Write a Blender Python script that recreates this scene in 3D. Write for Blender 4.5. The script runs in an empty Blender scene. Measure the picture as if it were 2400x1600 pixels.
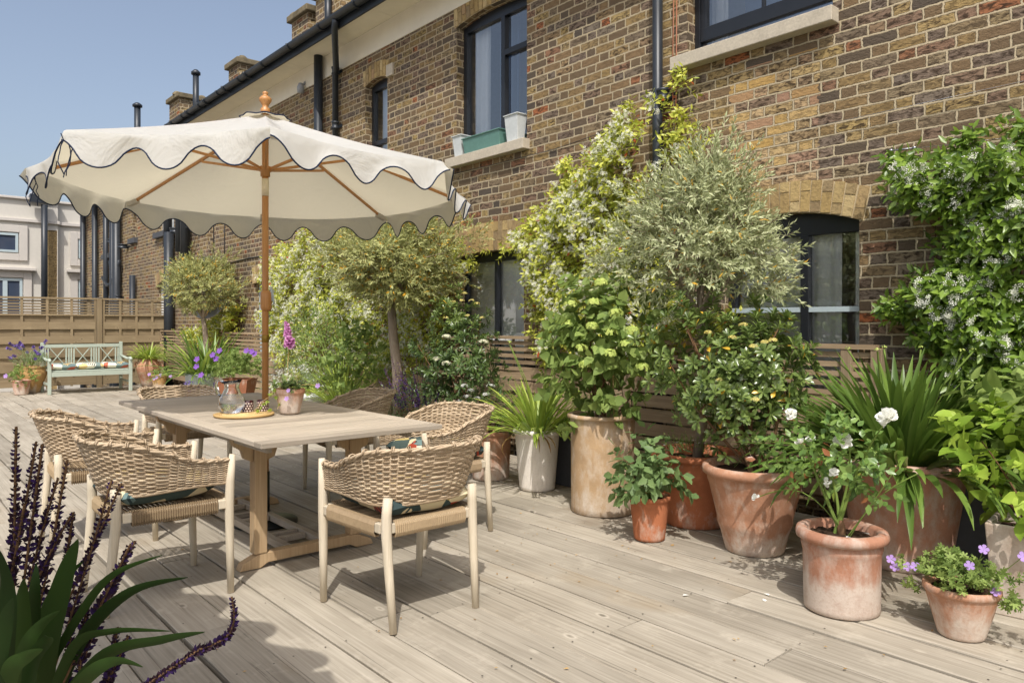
import bpy, math, random
import numpy as np
from mathutils import Vector, Matrix
PI = math.pi
random.seed(7); RS = np.random.RandomState(11)
S = bpy.context.scene
# ------------------------------------------------------------------ camera
H_EYE = 1.27; FPX = 1750.0; HOR = 760.0
ALPHA = math.atan2(1520, FPX)
FW = (-math.cos(ALPHA), math.sin(ALPHA)); RT = (math.sin(ALPHA), math.cos(ALPHA))
cam = bpy.data.cameras.new('camera'); co = bpy.data.objects.new('camera', cam); S.collection.objects.link(co)
co.location = (0, 0, H_EYE)
co.rotation_euler = (PI/2, 0, math.atan2(-FW[0], FW[1]))
cam.sensor_width = 36; cam.lens = 36*FPX/2400; cam.clip_end = 600; cam.clip_start = .05
cam.shift_y = -(800-HOR)/2400
S.camera = co
# ------------------------------------------------------------------ world, sun, exposure
SUN_EL = math.radians(55)
tx, ty = FW[0], FW[1]                       # the way the light travels over the ground
W = bpy.data.worlds.new('World'); S.world = W; W.use_nodes = True
nt = W.node_tree; nt.nodes.clear()
sky = nt.nodes.new('ShaderNodeTexSky'); sky.sky_type = 'NISHITA'; sky.sun_disc = False
sky.sun_elevation = SUN_EL; sky.sun_rotation = math.atan2(-tx, -ty)
sky.air_density = 1.0; sky.dust_density = 4.5; sky.ozone_density = 1.2; sky.altitude = 50
bgn = nt.nodes.new('ShaderNodeBackground'); bgn.inputs[1].default_value = .15
wo = nt.nodes.new('ShaderNodeOutputWorld')
hz = nt.nodes.new('ShaderNodeHueSaturation'); hz.inputs['Saturation'].default_value = .80; nt.links.new(sky.outputs[0], hz.inputs['Color']); nt.links.new(hz.outputs[0], bgn.inputs[0]); nt.links.new(bgn.outputs[0], wo.inputs[0])
sl = bpy.data.lights.new('sun', 'SUN'); sl.energy = 3.1; sl.angle = math.radians(.53); sl.color = (1, .968, .92)
so = bpy.data.objects.new('sun', sl); S.collection.objects.link(so)
sd = Vector((tx*math.cos(SUN_EL), ty*math.cos(SUN_EL), -math.sin(SUN_EL)))
so.rotation_euler = sd.to_track_quat('-Z', 'Y').to_euler()
S.view_settings.view_transform = 'Standard'; S.view_settings.look = 'None'
S.view_settings.exposure = .27; S.view_settings.gamma = 1
S.render.engine = 'CYCLES'

# ------------------------------------------------------------------ where a measured point of the place lies
def G(px, py, z=0.0):
    zc = FPX*(H_EYE-z)/(py-HOR); xc = (px-1200)/FPX*zc
    return Vector((FW[0]*zc+RT[0]*xc, FW[1]*zc+RT[1]*xc, z))
def WY(px, py, Y):
    k = (px-1200)/FPX; t = Y/(FW[1]+RT[1]*k)
    return Vector(((FW[0]+RT[0]*k)*t, Y, H_EYE+(HOR-py)/FPX*t))
def WX(px, py, X):
    k = (px-1200)/FPX; t = X/(FW[0]+RT[0]*k)
    return Vector((X, (FW[1]+RT[1]*k)*t, H_EYE+(HOR-py)/FPX*t))
def CZ(px, py, zc):
    xc = (px-1200)/FPX*zc
    return Vector((FW[0]*zc+RT[0]*xc, FW[1]*zc+RT[1]*xc, H_EYE+(HOR-py)/FPX*zc))
def behind(p, r):
    d = Vector((p.x, p.y, 0)).normalized(); return p+d*r

# ------------------------------------------------------------------ objects
COL = S.collection
def empty(name, loc=(0, 0, 0), rz=0, label=None, cat=None, group=None):
    o = bpy.data.objects.new(name, None); COL.objects.link(o); o.location = loc; o.rotation_euler = (0, 0, rz)
    o.empty_display_size = .05
    return tag(o, label, cat, group)
def tag(o, label=None, cat=None, group=None, kind=None):
    if label: o['label'] = label
    if cat: o['category'] = cat
    if group: o['group'] = group
    if kind: o['kind'] = kind
    return o
def copy_tree(o, parent=None):
    c = o.copy(); COL.objects.link(c); c.parent = parent
    for ch in list(o.children): copy_tree(ch, c)
    return c
def link(name, me, parent=None):
    o = bpy.data.objects.new(name, me); COL.objects.link(o)
    if parent: o.parent = parent
    return o

class MB:
    def __init__(s): s.v = []; s.f = []; s.m = []; s.uv = {}; s.sm = []
    def add(s, vs, fs, mi=0, smooth=False):
        b = len(s.v); s.v += [tuple(p) for p in vs]
        for f in fs: s.f.append(tuple(b+i for i in f)); s.m.append(mi); s.sm.append(smooth)
        return s
    def box(s, c, d, rot=None, mi=0):
        x, y, z = d[0]/2, d[1]/2, d[2]/2
        vs = [Vector((a*x, b*y, e*z)) for e in (-1, 1) for b in (-1, 1) for a in (-1, 1)]
        if rot is not None: vs = [rot @ p for p in vs]
        vs = [p+Vector(c) for p in vs]
        return s.add(vs, [(0, 2, 3, 1), (4, 5, 7, 6), (0, 1, 5, 4), (2, 6, 7, 3), (0, 4, 6, 2), (1, 3, 7, 5)], mi)
    def bb(s, x0, x1, y0, y1, z0, z1, mi=0):
        return s.box(((x0+x1)/2, (y0+y1)/2, (z0+z1)/2), (abs(x1-x0), abs(y1-y0), abs(z1-z0)), None, mi)
    def bar(s, a, b, w, h, up=(0, 0, 1), mi=0):
        a = Vector(a); b = Vector(b); d = b-a; L = d.length; d.normalize()
        u = Vector(up); x = d.cross(u)
        if x.length < 1e-4: x = d.cross(Vector((1, 0, 0)))
        x.normalize(); z = x.cross(d)
        R = Matrix((x, d, z)).transposed()
        return s.box((a+b)/2, (w, L, h), R, mi)
    def tube(s, pts, r, n=8, cap=True, mi=0, smooth=True):
        pts = [Vector(p) for p in pts]; k = len(pts)
        rs = r if hasattr(r, '__len__') else [r]*k
        vs = []; nrm = None
        for i, p in enumerate(pts):
            t = (pts[min(i+1, k-1)]-pts[max(i-1, 0)])
            t = t.normalized() if t.length > 1e-9 else Vector((0, 0, 1))
            if nrm is None:
                nrm = t.cross(Vector((0, 0, 1)))
                if nrm.length < 1e-3: nrm = Vector((1, 0, 0))
            nrm = (nrm-t*nrm.dot(t)).normalized(); bn = t.cross(nrm)
            for j in range(n):
                a = 2*PI*j/n; vs.append(p+(nrm*math.cos(a)+bn*math.sin(a))*rs[i])
        fs = [(i*n+j, i*n+(j+1) % n, (i+1)*n+(j+1) % n, (i+1)*n+j) for i in range(k-1) for j in range(n)]
        if cap: fs += [tuple(range(n-1, -1, -1)), tuple((k-1)*n+j for j in range(n))]
        return s.add(vs, fs, mi, smooth)
    def lathe(s, prof, n=40, c=(0, 0, 0), mi=0, wob=0, smooth=True):
        vs = []
        for i, (r, z) in enumerate(prof):
            for j in range(n):
                a = 2*PI*j/n; rr = r*(1+wob*math.sin(2*a+z*7)+wob*.6*math.sin(3*a+1))
                vs.append((c[0]+rr*math.cos(a), c[1]+rr*math.sin(a), c[2]+z))
        fs = [(i*n+j, i*n+(j+1) % n, (i+1)*n+(j+1) % n, (i+1)*n+j) for i in range(len(prof)-1) for j in range(n)]
        return s.add(vs, fs, mi, smooth)
    def build(s, name, mats, parent=None, bevel=0, uvf=None):
        me = bpy.data.meshes.new(name); me.from_pydata(s.v, [], s.f)
        mats = mats if isinstance(mats, (list, tuple)) else [mats]
        for m in mats: me.materials.append(m)
        me.polygons.foreach_set('material_index', s.m); me.polygons.foreach_set('use_smooth', s.sm)
        if uvf:
            uvl = me.uv_layers.new(name='UVMap')
            for p in me.polygons:
                for li, vi in zip(p.loop_indices, p.vertices):
                    uvl.data[li].uv = uvf(me.vertices[vi].co, p.normal)
        me.update()
        o = link(name, me, parent)
        if bevel:
            b = o.modifiers.new('b', 'BEVEL'); b.width = bevel; b.segments = 2; b.limit_method = 'ANGLE'; b.angle_limit = math.radians(40)
        return o

def nrm(a): return a/np.maximum(np.linalg.norm(a, axis=-1, keepdims=True), 1e-9)
# leaf templates: x across, y along, z lift (all for length 1, width 1)
T_LANCE = (np.array([(0, 0, 0), (-.5, .38, .0), (0, .4, -.05), (.5, .38, .0), (-.32, .75, -.03), (0, .75, -.08), (.32, .75, -.03), (0, 1, -.14)]),
           [(0, 2, 1), (0, 3, 2), (1, 2, 5, 4), (2, 3, 6, 5), (4, 5, 7), (5, 6, 7)])
T_SMALL = (np.array([(0, 0, 0), (-.5, .45, .04), (.5, .45, .04), (0, 1, -.06)]), [(0, 2, 1), (1, 2, 3)])
T_OBOV = (np.array([(0, 0, 0), (-.28, .4, .03), (0, .4, -.02), (.28, .4, .03), (-.5, .78, .02), (0, .78, -.04), (.5, .78, .02), (0, 1, -.1)]), T_LANCE[1])
T_HEART = (np.array([(0, 0, 0), (-.42, -.02, .02), (.42, -.02, .02), (-.52, .34, .05), (0, .36, -.05), (.52, .34, .05), (-.34, .7, .0), (.34, .7, .0), (0, 1.05, -.16)]),
           [(0, 4, 3, 1), (0, 2, 5, 4), (3, 4, 6), (4, 5, 7), (4, 8, 6), (4, 7, 8)])
def _pal():
    v = [(0, 0, 0)]; f = []
    for k in range(5):
        a = -1.9+3.8*k/4+0.0
        for da, r in ((-.36, .42), (-.2, .95), (0, 1.05), (.2, .95)): v.append((math.sin(a+da)*r*.62, .35+math.cos(a+da)*r*.62-.3, -.06*r+.04*(k % 2)))
    v = [(x, y, z) for x, y, z in v]
    n = len(v)
    for i in range(1, n-1): f.append((0, i+1, i))
    return (np.array(v), f)
T_PALM = _pal()
def _star(n=5, w=.3, tw=.2):
    v = [(0, 0, 0)]; f = []
    for k in range(n):
        a = 2*PI*k/n
        for da, r, z in ((-.16, .45, .03), (-w, .95, .0), (w*.6+tw, .98, .06), (.16+tw*.5, .45, .03)): v.append((math.sin(a+da)*r*.5, math.cos(a+da)*r*.5, z))
        b = 1+4*k; f += [(0, b+3, b), (b, b+3, b+2, b+1)]
    return (np.array(v), f)
T_STAR = _star()
T_FIVE = _star(5, .5, .04)
def leafmesh(name, T, O, D, N, L, Wd, mat, parent=None, kind=None, jit=0.0, extra=None):
    """one mesh of many leaves"""
    O = np.asarray(O, float); D = nrm(np.asarray(D, float)); N = np.asarray(N, float)
    N = nrm(N-D*np.sum(N*D, axis=1, keepdims=True)); X = np.cross(D, N)
    L = np.broadcast_to(np.asarray(L, float), (len(O),))[:, None, None]; Wd = np.broadcast_to(np.asarray(Wd, float), (len(O),))[:, None, None]
    tv, tf = T; k = len(tv)
    V = O[:, None, :]+X[:, None, :]*tv[None, :, 0:1]*Wd+D[:, None, :]*tv[None, :, 1:2]*L+N[:, None, :]*tv[None, :, 2:3]*L
    V = V.reshape(-1, 3)
    n = len(O); base = (np.arange(n)*k)
    sizes = [len(f) for f in tf]; flat = np.concatenate([np.array(f) for f in tf])
    idx = (base[:, None]+flat[None, :]).ravel()
    tot = np.tile(np.array(sizes), n); st = np.concatenate([[0], np.cumsum(tot)[:-1]])
    me = bpy.data.meshes.new(name)
    me.vertices.add(len(V)); me.vertices.foreach_set('co', V.ravel().astype(np.float32))
    me.loops.add(len(idx)); me.loops.foreach_set('vertex_index', idx.astype(np.int32))
    me.polygons.add(len(tot)); me.polygons.foreach_set('loop_start', st.astype(np.int32)); me.polygons.foreach_set('loop_total', tot.astype(np.int32))
    me.materials.append(mat); me.update(calc_edges=True); me.polygons.foreach_set('use_smooth', np.ones(len(tot), bool)); me.validate()
    o = link(name, me, parent)
    if kind: o['kind'] = kind
    return o
def rdir(n): return nrm(RS.normal(size=(n, 3)))
def straps(name, items, mat, parent=None, seg=9):
    """items: (base, azimuth, elevation, length, width, droop)"""
    V = []; F = []
    for (b, az, el, L, w, dr) in items:
        b = np.array(b, float); p = b.copy(); e = el; s0 = len(V); tw = RS.uniform(-.5, .5)
        side0 = np.array([-math.sin(az), math.cos(az), 0]); az2 = az
        for i in range(seg+1):
            t = i/seg
            ww = w*(.55+.9*t if t < .4 else .91*(1-((t-.4)/.6)**2.4)+.04)
            d = np.array([math.cos(az2)*math.cos(e), math.sin(az2)*math.cos(e), math.sin(e)])
            side = np.array([-math.sin(az2), math.cos(az2), 0]); up = np.cross(d, side)
            side = side*math.cos(tw*t)+up*math.sin(tw*t); up = np.cross(d, side)
            V += [p-side*ww/2-up*0, p+up*(-ww*.16), p+side*ww/2]
            p = p+d*L/seg; e -= dr/seg*(.4+1.5*t); az2 += RS.uniform(-.04, .04)
        for i in range(seg):
            a = s0+3*i; F += [(a, a+1, a+4, a+3), (a+1, a+2, a+5, a+4)]
    me = bpy.data.meshes.new(name); me.from_pydata([tuple(v) for v in V], [], F); me.materials.append(mat)
    me.polygons.foreach_set('use_smooth', [True]*len(F)); me.update()
    return link(name, me, parent)

# ------------------------------------------------------------------ materials
def srgb(r, g, b):
    f = lambda c: (c/255/12.92 if c/255 <= .04045 else ((c/255+.055)/1.055)**2.4)
    return (f(r), f(g), f(b), 1)
class NT:
    def __init__(s, name):
        s.mat = bpy.data.materials.new(name); s.mat.use_nodes = True; s.t = s.mat.node_tree; s.t.nodes.clear()
        s.out = s.t.nodes.new('ShaderNodeOutputMaterial')
    def n(s, ty, **kw):
        nd = s.t.nodes.new(ty)
        for k, v in kw.items():
            if k.startswith('i_'): nd.inputs[k[2:].replace('_', ' ')].default_value = v
            else: setattr(nd, k, v)
        return nd
    def l(s, a, b): s.t.links.new(a, b)
    def setin(s, sock, v):
        if hasattr(v, 'links') or isinstance(v, bpy.types.NodeSocket): s.l(v, sock)
        else: sock.default_value = v
    def m(s, op, a, b=0.0, c=None):
        nd = s.n('ShaderNodeMath', operation=op); s.setin(nd.inputs[0], a); s.setin(nd.inputs[1], b)
        if c is not None: s.setin(nd.inputs[2], c)
        return nd.outputs[0]
    def comb(s, x, y, z):
        nd = s.n('ShaderNodeCombineXYZ'); s.setin(nd.inputs[0], x); s.setin(nd.inputs[1], y); s.setin(nd.inputs[2], z); return nd.outputs[0]
    def sep(s, v):
        nd = s.n('ShaderNodeSeparateXYZ'); s.l(v, nd.inputs[0]); return nd.outputs
    def vm(s, op, a, b):
        nd = s.n('ShaderNodeVectorMath', operation=op); s.setin(nd.inputs[0], a); s.setin(nd.inputs[1], b); return nd.outputs[0]
    def noise(s, vec, scale, detail=4, rough=.55, dist=0):
        nd = s.n('ShaderNodeTexNoise'); s.l(vec, nd.inputs['Vector']); nd.inputs['Scale'].default_value = scale
        nd.inputs['Detail'].default_value = detail; nd.inputs['Roughness'].default_value = rough; nd.inputs['Distortion'].default_value = dist
        return nd.outputs[0]
    def ramp(s, f, stops, interp='LINEAR'):
        nd = s.n('ShaderNodeValToRGB'); s.setin(nd.inputs[0], f); cr = nd.color_ramp; cr.interpolation = interp
        while len(cr.elements) < len(stops): cr.elements.new(.5)
        for e, (p, c) in zip(cr.elements, stops): e.position = p; e.color = c
        return nd.outputs[0]
    def rng(s, f, a, b, c=0, d=1):
        nd = s.n('ShaderNodeMapRange'); s.setin(nd.inputs[0], f); nd.inputs[1].default_value = a; nd.inputs[2].default_value = b
        nd.inputs[3].default_value = c; nd.inputs[4].default_value = d; return nd.outputs[0]
    def mix(s, f, a, b, bt='MIX'):
        nd = s.n('ShaderNodeMix', data_type='RGBA', blend_type=bt); s.setin(nd.inputs[0], f); s.setin(nd.inputs[6], a); s.setin(nd.inputs[7], b); return nd.outputs[2]
    def obj(s): return s.n('ShaderNodeTexCoord').outputs['Object']
    def uv(s): return s.n('ShaderNodeTexCoord').outputs['UV']
    def isl(s): return s.n('ShaderNodeNewGeometry').outputs['Random Per Island']
    def bump(s, h, st=.5, dist=.01):
        nd = s.n('ShaderNodeBump'); nd.inputs['Strength'].default_value = st; nd.inputs['Distance'].default_value = dist; s.l(h, nd.inputs['Height']); return nd.outputs[0]
    def prin(s, col, rough=.8, normal=None, spec=.3, metal=0, finish=True, **kw):
        nd = s.n('ShaderNodeBsdfPrincipled'); s.setin(nd.inputs['Base Color'], col); s.setin(nd.inputs['Roughness'], rough)
        nd.inputs['Specular IOR Level'].default_value = spec; nd.inputs['Metallic'].default_value = metal
        for k, v in kw.items(): s.setin(nd.inputs[k.replace('_', ' ')], v)
        if normal is not None: s.l(normal, nd.inputs['Normal'])
        if finish: s.l(nd.outputs[0], s.out.inputs[0])
        return nd.outputs[0]

def plain(name, c, rough=.6, spec=.4, metal=0, var=.12, sc=30, bump=.15):
    t = NT(name); o = t.obj(); n = t.noise(o, sc); n2 = t.noise(o, sc*.13, 3)
    k = t.m('ADD', t.m('MULTIPLY', n, .5), t.m('MULTIPLY', n2, .5))
    col = t.mix(t.rng(k, .3, .7), tuple(x*(1-var) for x in c[:3])+(1,), tuple(min(1, x*(1+var)) for x in c[:3])+(1,))
    t.prin(col, rough, t.bump(n, bump, .003), spec, metal); return t.mat
def leafmat(name, dark, light, trans=.35, rough=.45, spec=.35, odd=None, oddp=.04, tcol=None):
    t = NT(name); r = t.isl(); o = t.obj(); n = t.noise(o, 6, 2)
    k = t.m('ADD', t.m('MULTIPLY', r, .75), t.m('MULTIPLY', n, .3))
    st = [(0, dark), (1, light)]
    col = t.ramp(k, st)
    if odd: col = t.mix(t.m('GREATER_THAN', r, 1-oddp), col, odd)
    p = t.prin(col, rough, None, spec, finish=False)
    tr = t.n('ShaderNodeBsdfTranslucent')
    hs = t.n('ShaderNodeHueSaturation'); hs.inputs['Saturation'].default_value = 1.0; hs.inputs['Value'].default_value = 1.5; t.l(col, hs.inputs['Color']); t.l(hs.outputs[0], tr.inputs[0])
    mx = t.n('ShaderNodeMixShader'); mx.inputs[0].default_value = trans; t.l(p, mx.inputs[1]); t.l(tr.outputs[0], mx.inputs[2]); t.l(mx.outputs[0], t.out.inputs[0])
    return t.mat
def wood(name, dark, light, axis=0, grain=1.0, rough=.7, knots=True, spec=.25, stain=None):
    t = NT(name); o = t.obj(); r = t.isl()
    off = t.comb(t.m('MULTIPLY', r, 37.0), t.m('MULTIPLY', r, 11.0), t.m('MULTIPLY', r, 23.0))
    v = t.vm('ADD', o, off)
    sc = [14*grain]*3; sc[axis] = .9*grain
    wv = t.vm('MULTIPLY', v, tuple(sc))
    g1 = t.noise(wv, 1.0, 6, .6, 1.2); sc2 = [90*grain]*3; sc2[axis] = 2.2*grain
    g2 = t.noise(t.vm('MULTIPLY', v, tuple(sc2)), 1.0, 3, .6)
    big = t.noise(v, 1.7, 3, .5)
    k = t.m('ADD', t.m('ADD', t.m('MULTIPLY', g1, .26), t.m('MULTIPLY', g2, .42)), t.m('MULTIPLY', big, .37))
    col = t.ramp(k, [(.30, dark), (.68, light)])
    tone = t.rng(r, 0, 1, .80, 1.08)
    col = t.mix(1.0, col, t.comb(tone, tone, tone), 'MULTIPLY')
    h = t.m('ADD', g1, g2)
    if knots:
        vo = t.n('ShaderNodeTexVoronoi'); ks = [7.0, 7.0, 7.0]; ks[axis] = 3.6
        t.l(t.vm('MULTIPLY', v, tuple(ks)), vo.inputs['Vector']); vo.inputs['Scale'].default_value = 1.0; vo.inputs['Randomness'].default_value = 1
        d = vo.outputs['Distance']
        kn = t.rng(d, .04, .10, 1, 0); rng_ = t.rng(t.m('ABSOLUTE', t.m('SUBTRACT', d, .11)), 0, .05, 1, 0)
        sel = t.m('GREATER_THAN', t.sep(vo.outputs['Color'])[0], .58)
        col = t.mix(t.m('MULTIPLY', t.m('MULTIPLY', kn, sel), .75), col, tuple(x*.62 for x in dark[:3])+(1,))
        col = t.mix(t.m('MULTIPLY', t.m('MULTIPLY', rng_, sel), .5), col, tuple(min(1, x*1.25) for x in light[:3])+(1,))
    if stain:
        cr = t.noise(t.vm('MULTIPLY', v, (1.1, 60, 20)), 1.0, 2, .5, .6); col = t.mix(t.rng(cr, .66, .70, 0, .5), col, tuple(x*.45 for x in dark[:3])+(1,)); ws = t.noise(v, 5, 5, .7); col = t.mix(t.rng(ws, .56, .7, 0, .35), col, tuple(min(1, x*1.22) for x in light[:3])+(1,))
        wt = t.m('MULTIPLY', t.rng(t.noise(o, 1.6, 4, .6), .50, .62), t.rng(t.sep(o)[1], 3.0, 3.9)); col = t.mix(t.m('MULTIPLY', wt, .6), col, srgb(104, 84, 60))
        sn = t.noise(t.vm('MULTIPLY', v, (.8, 1.6, 1)), .9, 3, .6)
        col = t.mix(t.rng(sn, .6, .72, 0, .45), col, stain)
    t.prin(col, rough, t.bump(h, .4, .004), spec); return t.mat

def brick(name, pal, mortar, patch=None, period=.3375, course=.0752, ratio=2/3., rubble=1.0):
    t = NT(name); uv = t.sep(t.uv()); 
    wob = t.noise(t.uv(), 3.0, 3); wob2 = t.noise(t.uv(), 26, 2)
    u = t.m('ADD', uv[0], t.m('MULTIPLY', t.m('SUBTRACT', wob2, .5), .018)); v = t.m('ADD', uv[1], t.m('MULTIPLY', t.m('SUBTRACT', wob, .5), .02))
    v = t.m('ADD', v, t.m('MULTIPLY', t.m('SUBTRACT', wob2, .5), .012))
    vr = t.m('DIVIDE', v, course); row = t.m('FLOOR', vr); fv = t.m('SUBTRACT', vr, row)
    odd = t.m('MODULO', t.m('ABSOLUTE', row), 2.0)
    wn0 = t.n('ShaderNodeTexWhiteNoise', noise_dimensions='1D'); t.l(row, wn0.inputs['W'])
    us = t.m('ADD', t.m('DIVIDE', u, period), t.m('ADD', t.m('MULTIPLY', odd, .5), t.m('MULTIPLY', wn0.outputs[0], .14)))
    cell = t.m('FLOOR', us); fu = t.m('SUBTRACT', us, cell)
    hd = t.m('GREATER_THAN', fu, ratio)
    # distance to brick edges in metres
    d1 = t.m('MINIMUM', fu, t.m('ABSOLUTE', t.m('SUBTRACT', fu, ratio))); d1 = t.m('MINIMUM', d1, t.m('SUBTRACT', 1.0, fu)); d1 = t.m('MULTIPLY', d1, period)
    d2 = t.m('MULTIPLY', t.m('MINIMUM', fv, t.m('SUBTRACT', 1.0, fv)), course)
    d = t.m('MINIMUM', d1, d2)
    idv = t.comb(t.m('ADD', t.m('MULTIPLY', cell, 2.0), hd), row, 0.0)
    wn = t.n('ShaderNodeTexWhiteNoise', noise_dimensions='3D'); t.l(idv, wn.inputs['Vector']); rnd = wn.outputs['Value']; rc = t.sep(wn.outputs['Color'])
    chip = t.noise(t.uv(), 55, 4, .6)
    edge = t.m('ADD', d, t.m('MULTIPLY', t.m('SUBTRACT', chip, .5), .012*rubble))
    mask = t.rng(edge, .0052, .0090)                    # 1 on the brick
    col = t.ramp(rnd, pal)
    if patch:
        x0, x1, z0, z1, pal2 = patch
        e = t.m('MULTIPLY', t.m('SUBTRACT', wob2, .5), .1)
        uu = t.m('ADD', uv[0], e)
        ins = t.m('MULTIPLY', t.m('MULTIPLY', t.m('GREATER_THAN', uu, x0), t.m('LESS_THAN', uu, x1)), t.m('MULTIPLY', t.m('GREATER_THAN', uv[1], z0), t.m('LESS_THAN', uv[1], z1)))
        col = t.mix(ins, col, t.ramp(rnd, pal2))
    stv = t.vm('MULTIPLY', t.uv(), (14, 32, 1)); n1 = t.noise(t.vm('ADD', stv, idv), 1.3, 5, .65, .8)
    n2 = t.noise(t.uv(), 120, 3, .6)
    burn = t.m('MULTIPLY', t.rng(n1, .44, .60), t.rng(rc[0], .05, .6))
    col = t.mix(t.m('MULTIPLY', burn, .9), col, srgb(58, 46, 36))
    col = t.mix(t.rng(n2, .52, .75, 0, .35), col, srgb(44, 36, 30))
    blotch = t.noise(t.uv(), .7, 4, .6)  # broad random patches of tone across the brickwork
    tone = t.rng(blotch, .3, .7, .84, 1.16); 
    mc = t.mix(t.rng(t.noise(t.uv(), 9, 4), .3, .7), tuple(x*.84 for x in mortar[:3])+(1,), mortar)
    col = t.mix(mask, mc, col)
    col = t.mix(1.0, col, t.comb(tone, tone, tone), 'MULTIPLY')
    h = t.m('ADD', t.m('MULTIPLY', mask, t.m('ADD', .35, t.m('MULTIPLY', n1, .9))), t.m('ADD', t.m('MULTIPLY', n2, .15), t.m('MULTIPLY', t.m('SUBTRACT', 1.0, mask), .55)))
    h = t.m('SUBTRACT', h, t.m('MULTIPLY', t.rng(t.m('ABSOLUTE', t.m('SUBTRACT', edge, .0068)), 0, .0022, 1, 0), .75))
    t.prin(col, .92, t.bump(h, 1.0, .011), .15); return t.mat
PAL = [(0, srgb(84, 76, 68)), (.14, srgb(116, 98, 76)), (.30, srgb(138, 114, 84)), (.42, srgb(158, 134, 90)), (.54, srgb(120, 108, 96)), (.66, srgb(140, 116, 96)), (.78, srgb(174, 150, 100)), (.88, srgb(130, 118, 104)), (.97, srgb(150, 108, 80)), (1, srgb(172, 104, 66))]
PAL2 = [(0, srgb(158, 124, 104)), (.2, srgb(186, 152, 92)), (.45, srgb(196, 170, 126)), (.6, srgb(168, 134, 114)), (.8, srgb(186, 160, 112)), (1, srgb(140, 118, 98))]
M = {}
pz0, pz1 = 2.28, 3.18
M['brick'] = brick('brick', PAL, srgb(192, 176, 146), (-3.2, -2.5, pz0, pz1, PAL2))
M['brick_far'] = brick('brick_buff', [(0, srgb(176, 150, 104)), (1, srgb(190, 164, 116))], srgb(160, 140, 104))
M['arch'] = None
def archmat():
    t = NT('arch_brick'); r = t.isl(); o = t.obj(); n = t.noise(o, 60, 4); n1 = t.noise(o, 22, 4, .65, .6)
    col = t.ramp(r, [(0, srgb(142, 122, 92)), (.3, srgb(172, 146, 96)), (.55, srgb(190, 168, 124)), (.7, srgb(152, 120, 98)), (.85, srgb(180, 156, 108)), (1, srgb(134, 116, 92))])
    col = t.mix(t.rng(n1, .5, .72, 0, .55), col, srgb(88, 70, 52)); t.prin(col, .9, t.bump(n, .8, .006), .15); return t.mat
M['arch'] = archmat()
M['mortar'] = plain('mortar', srgb(190, 172, 138), .95, .1, sc=60, bump=.4)
M['stone'] = plain('sill_stone', srgb(184, 174, 156), .9, .15, var=.2, sc=60, bump=.5)
M['stucco'] = plain('painted_render', srgb(226, 218, 200), .85, .2, var=.07, sc=5, bump=.2)
M['render'] = plain('pale_render', srgb(203, 198, 188), .9, .15, var=.05, sc=10, bump=.2)
M['render2'] = plain('render_trim', srgb(196, 190, 182), .9, .15, var=.05, sc=10, bump=.2)
M['black'] = plain('black_gloss_paint', (.022, .027, .034, 1), .42, .45, var=.3, sc=12, bump=.1)
M['frameblk'] = plain('black_window_paint', (.014, .016, .02, 1), .35, .5, var=.2, sc=12)
M['white'] = plain('white_paint', (.72, .72, .7, 1), .5, .4, var=.05)
M['ltgrey'] = plain('pale_grey_plastic', srgb(196, 200, 198), .6, .3)
M['ltblue'] = plain('pale_blue_paint', srgb(176, 190, 194), .5, .4, var=.05)
M['curtain'] = plain('white_curtain', (.90, .90, .89, 1), .9, .1, var=.05, sc=20)
M['blueblind'] = plain('blue_curtain', srgb(96, 122, 158), .9, .1, var=.1)
M['room'] = plain('room_interior', (.5, .51, .53, 1), .9, .1)
M['lead'] = plain('lead', srgb(150, 152, 156), .6, .4)
M['moss'] = plain('mossy_coping', srgb(112, 102, 82), .95, .1, var=.5, sc=14, bump=1)
M['ground'] = plain('ground', srgb(120, 116, 108), .95, .1, sc=2)
M['roofing'] = plain('roofing', srgb(88, 88, 90), .8, .2, sc=6)
def glassmat(name, refl=.25, tint=(.98, 1, 1, 1)):
    t = NT(name); g = t.n('ShaderNodeBsdfGlossy'); g.inputs['Roughness'].default_value = .01; g.inputs['Color'].default_value = (.9, .93, .95, 1)
    tr = t.n('ShaderNodeBsdfTransparent'); tr.inputs[0].default_value = tint; fr = t.n('ShaderNodeFresnel'); fr.inputs[0].default_value = 1.5
    f = t.m('ADD', t.m('MULTIPLY', fr.outputs[0], 1.0), refl); mx = t.n('ShaderNodeMixShader'); t.l(f, mx.inputs[0]); t.l(tr.outputs[0], mx.inputs[1]); t.l(g.outputs[0], mx.inputs[2]); t.l(mx.outputs[0], t.out.inputs[0]); return t.mat
M['pane'] = glassmat('window_glass', .2)
M['deck'] = wood('weathered_deck', srgb(124, 115, 100), srgb(182, 173, 157), 0, .75, .8, True, .2, srgb(146, 126, 96))
M['teak'] = wood('weathered_teak_top', srgb(146, 134, 117), srgb(192, 180, 163), 1, 1.6, .6, False)
M['teakx'] = wood('weathered_teak_long', srgb(146, 134, 117), srgb(192, 180, 163), 0, 1.6, .6, False)
M['teakf'] = wood('teak_frame', srgb(168, 136, 98), srgb(206, 180, 144), 2, 1.6, .6, False)
M['leg'] = wood('limed_wood', srgb(186, 172, 146), srgb(220, 208, 186), 2, 1.6, .65, False)
M['pole'] = wood('varnished_wood', srgb(158, 104, 54), srgb(198, 146, 88), 2, 2.5, .35, False, .5)
M['fence'] = wood('treated_fence', srgb(120, 103, 78), srgb(154, 137, 108), 1, 1.0, .75, True)
M['fencev'] = wood('treated_post', srgb(122, 105, 79), srgb(152, 135, 106), 2, 1.0, .75, False)
M['trel'] = wood('weathered_trellis', srgb(122, 100, 76), srgb(178, 156, 126), 0, 1.0, .8, False)
M['trelv'] = wood('weathered_trellis_post', srgb(124, 104, 80), srgb(172, 152, 124), 2, 1.0, .8, False)
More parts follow.
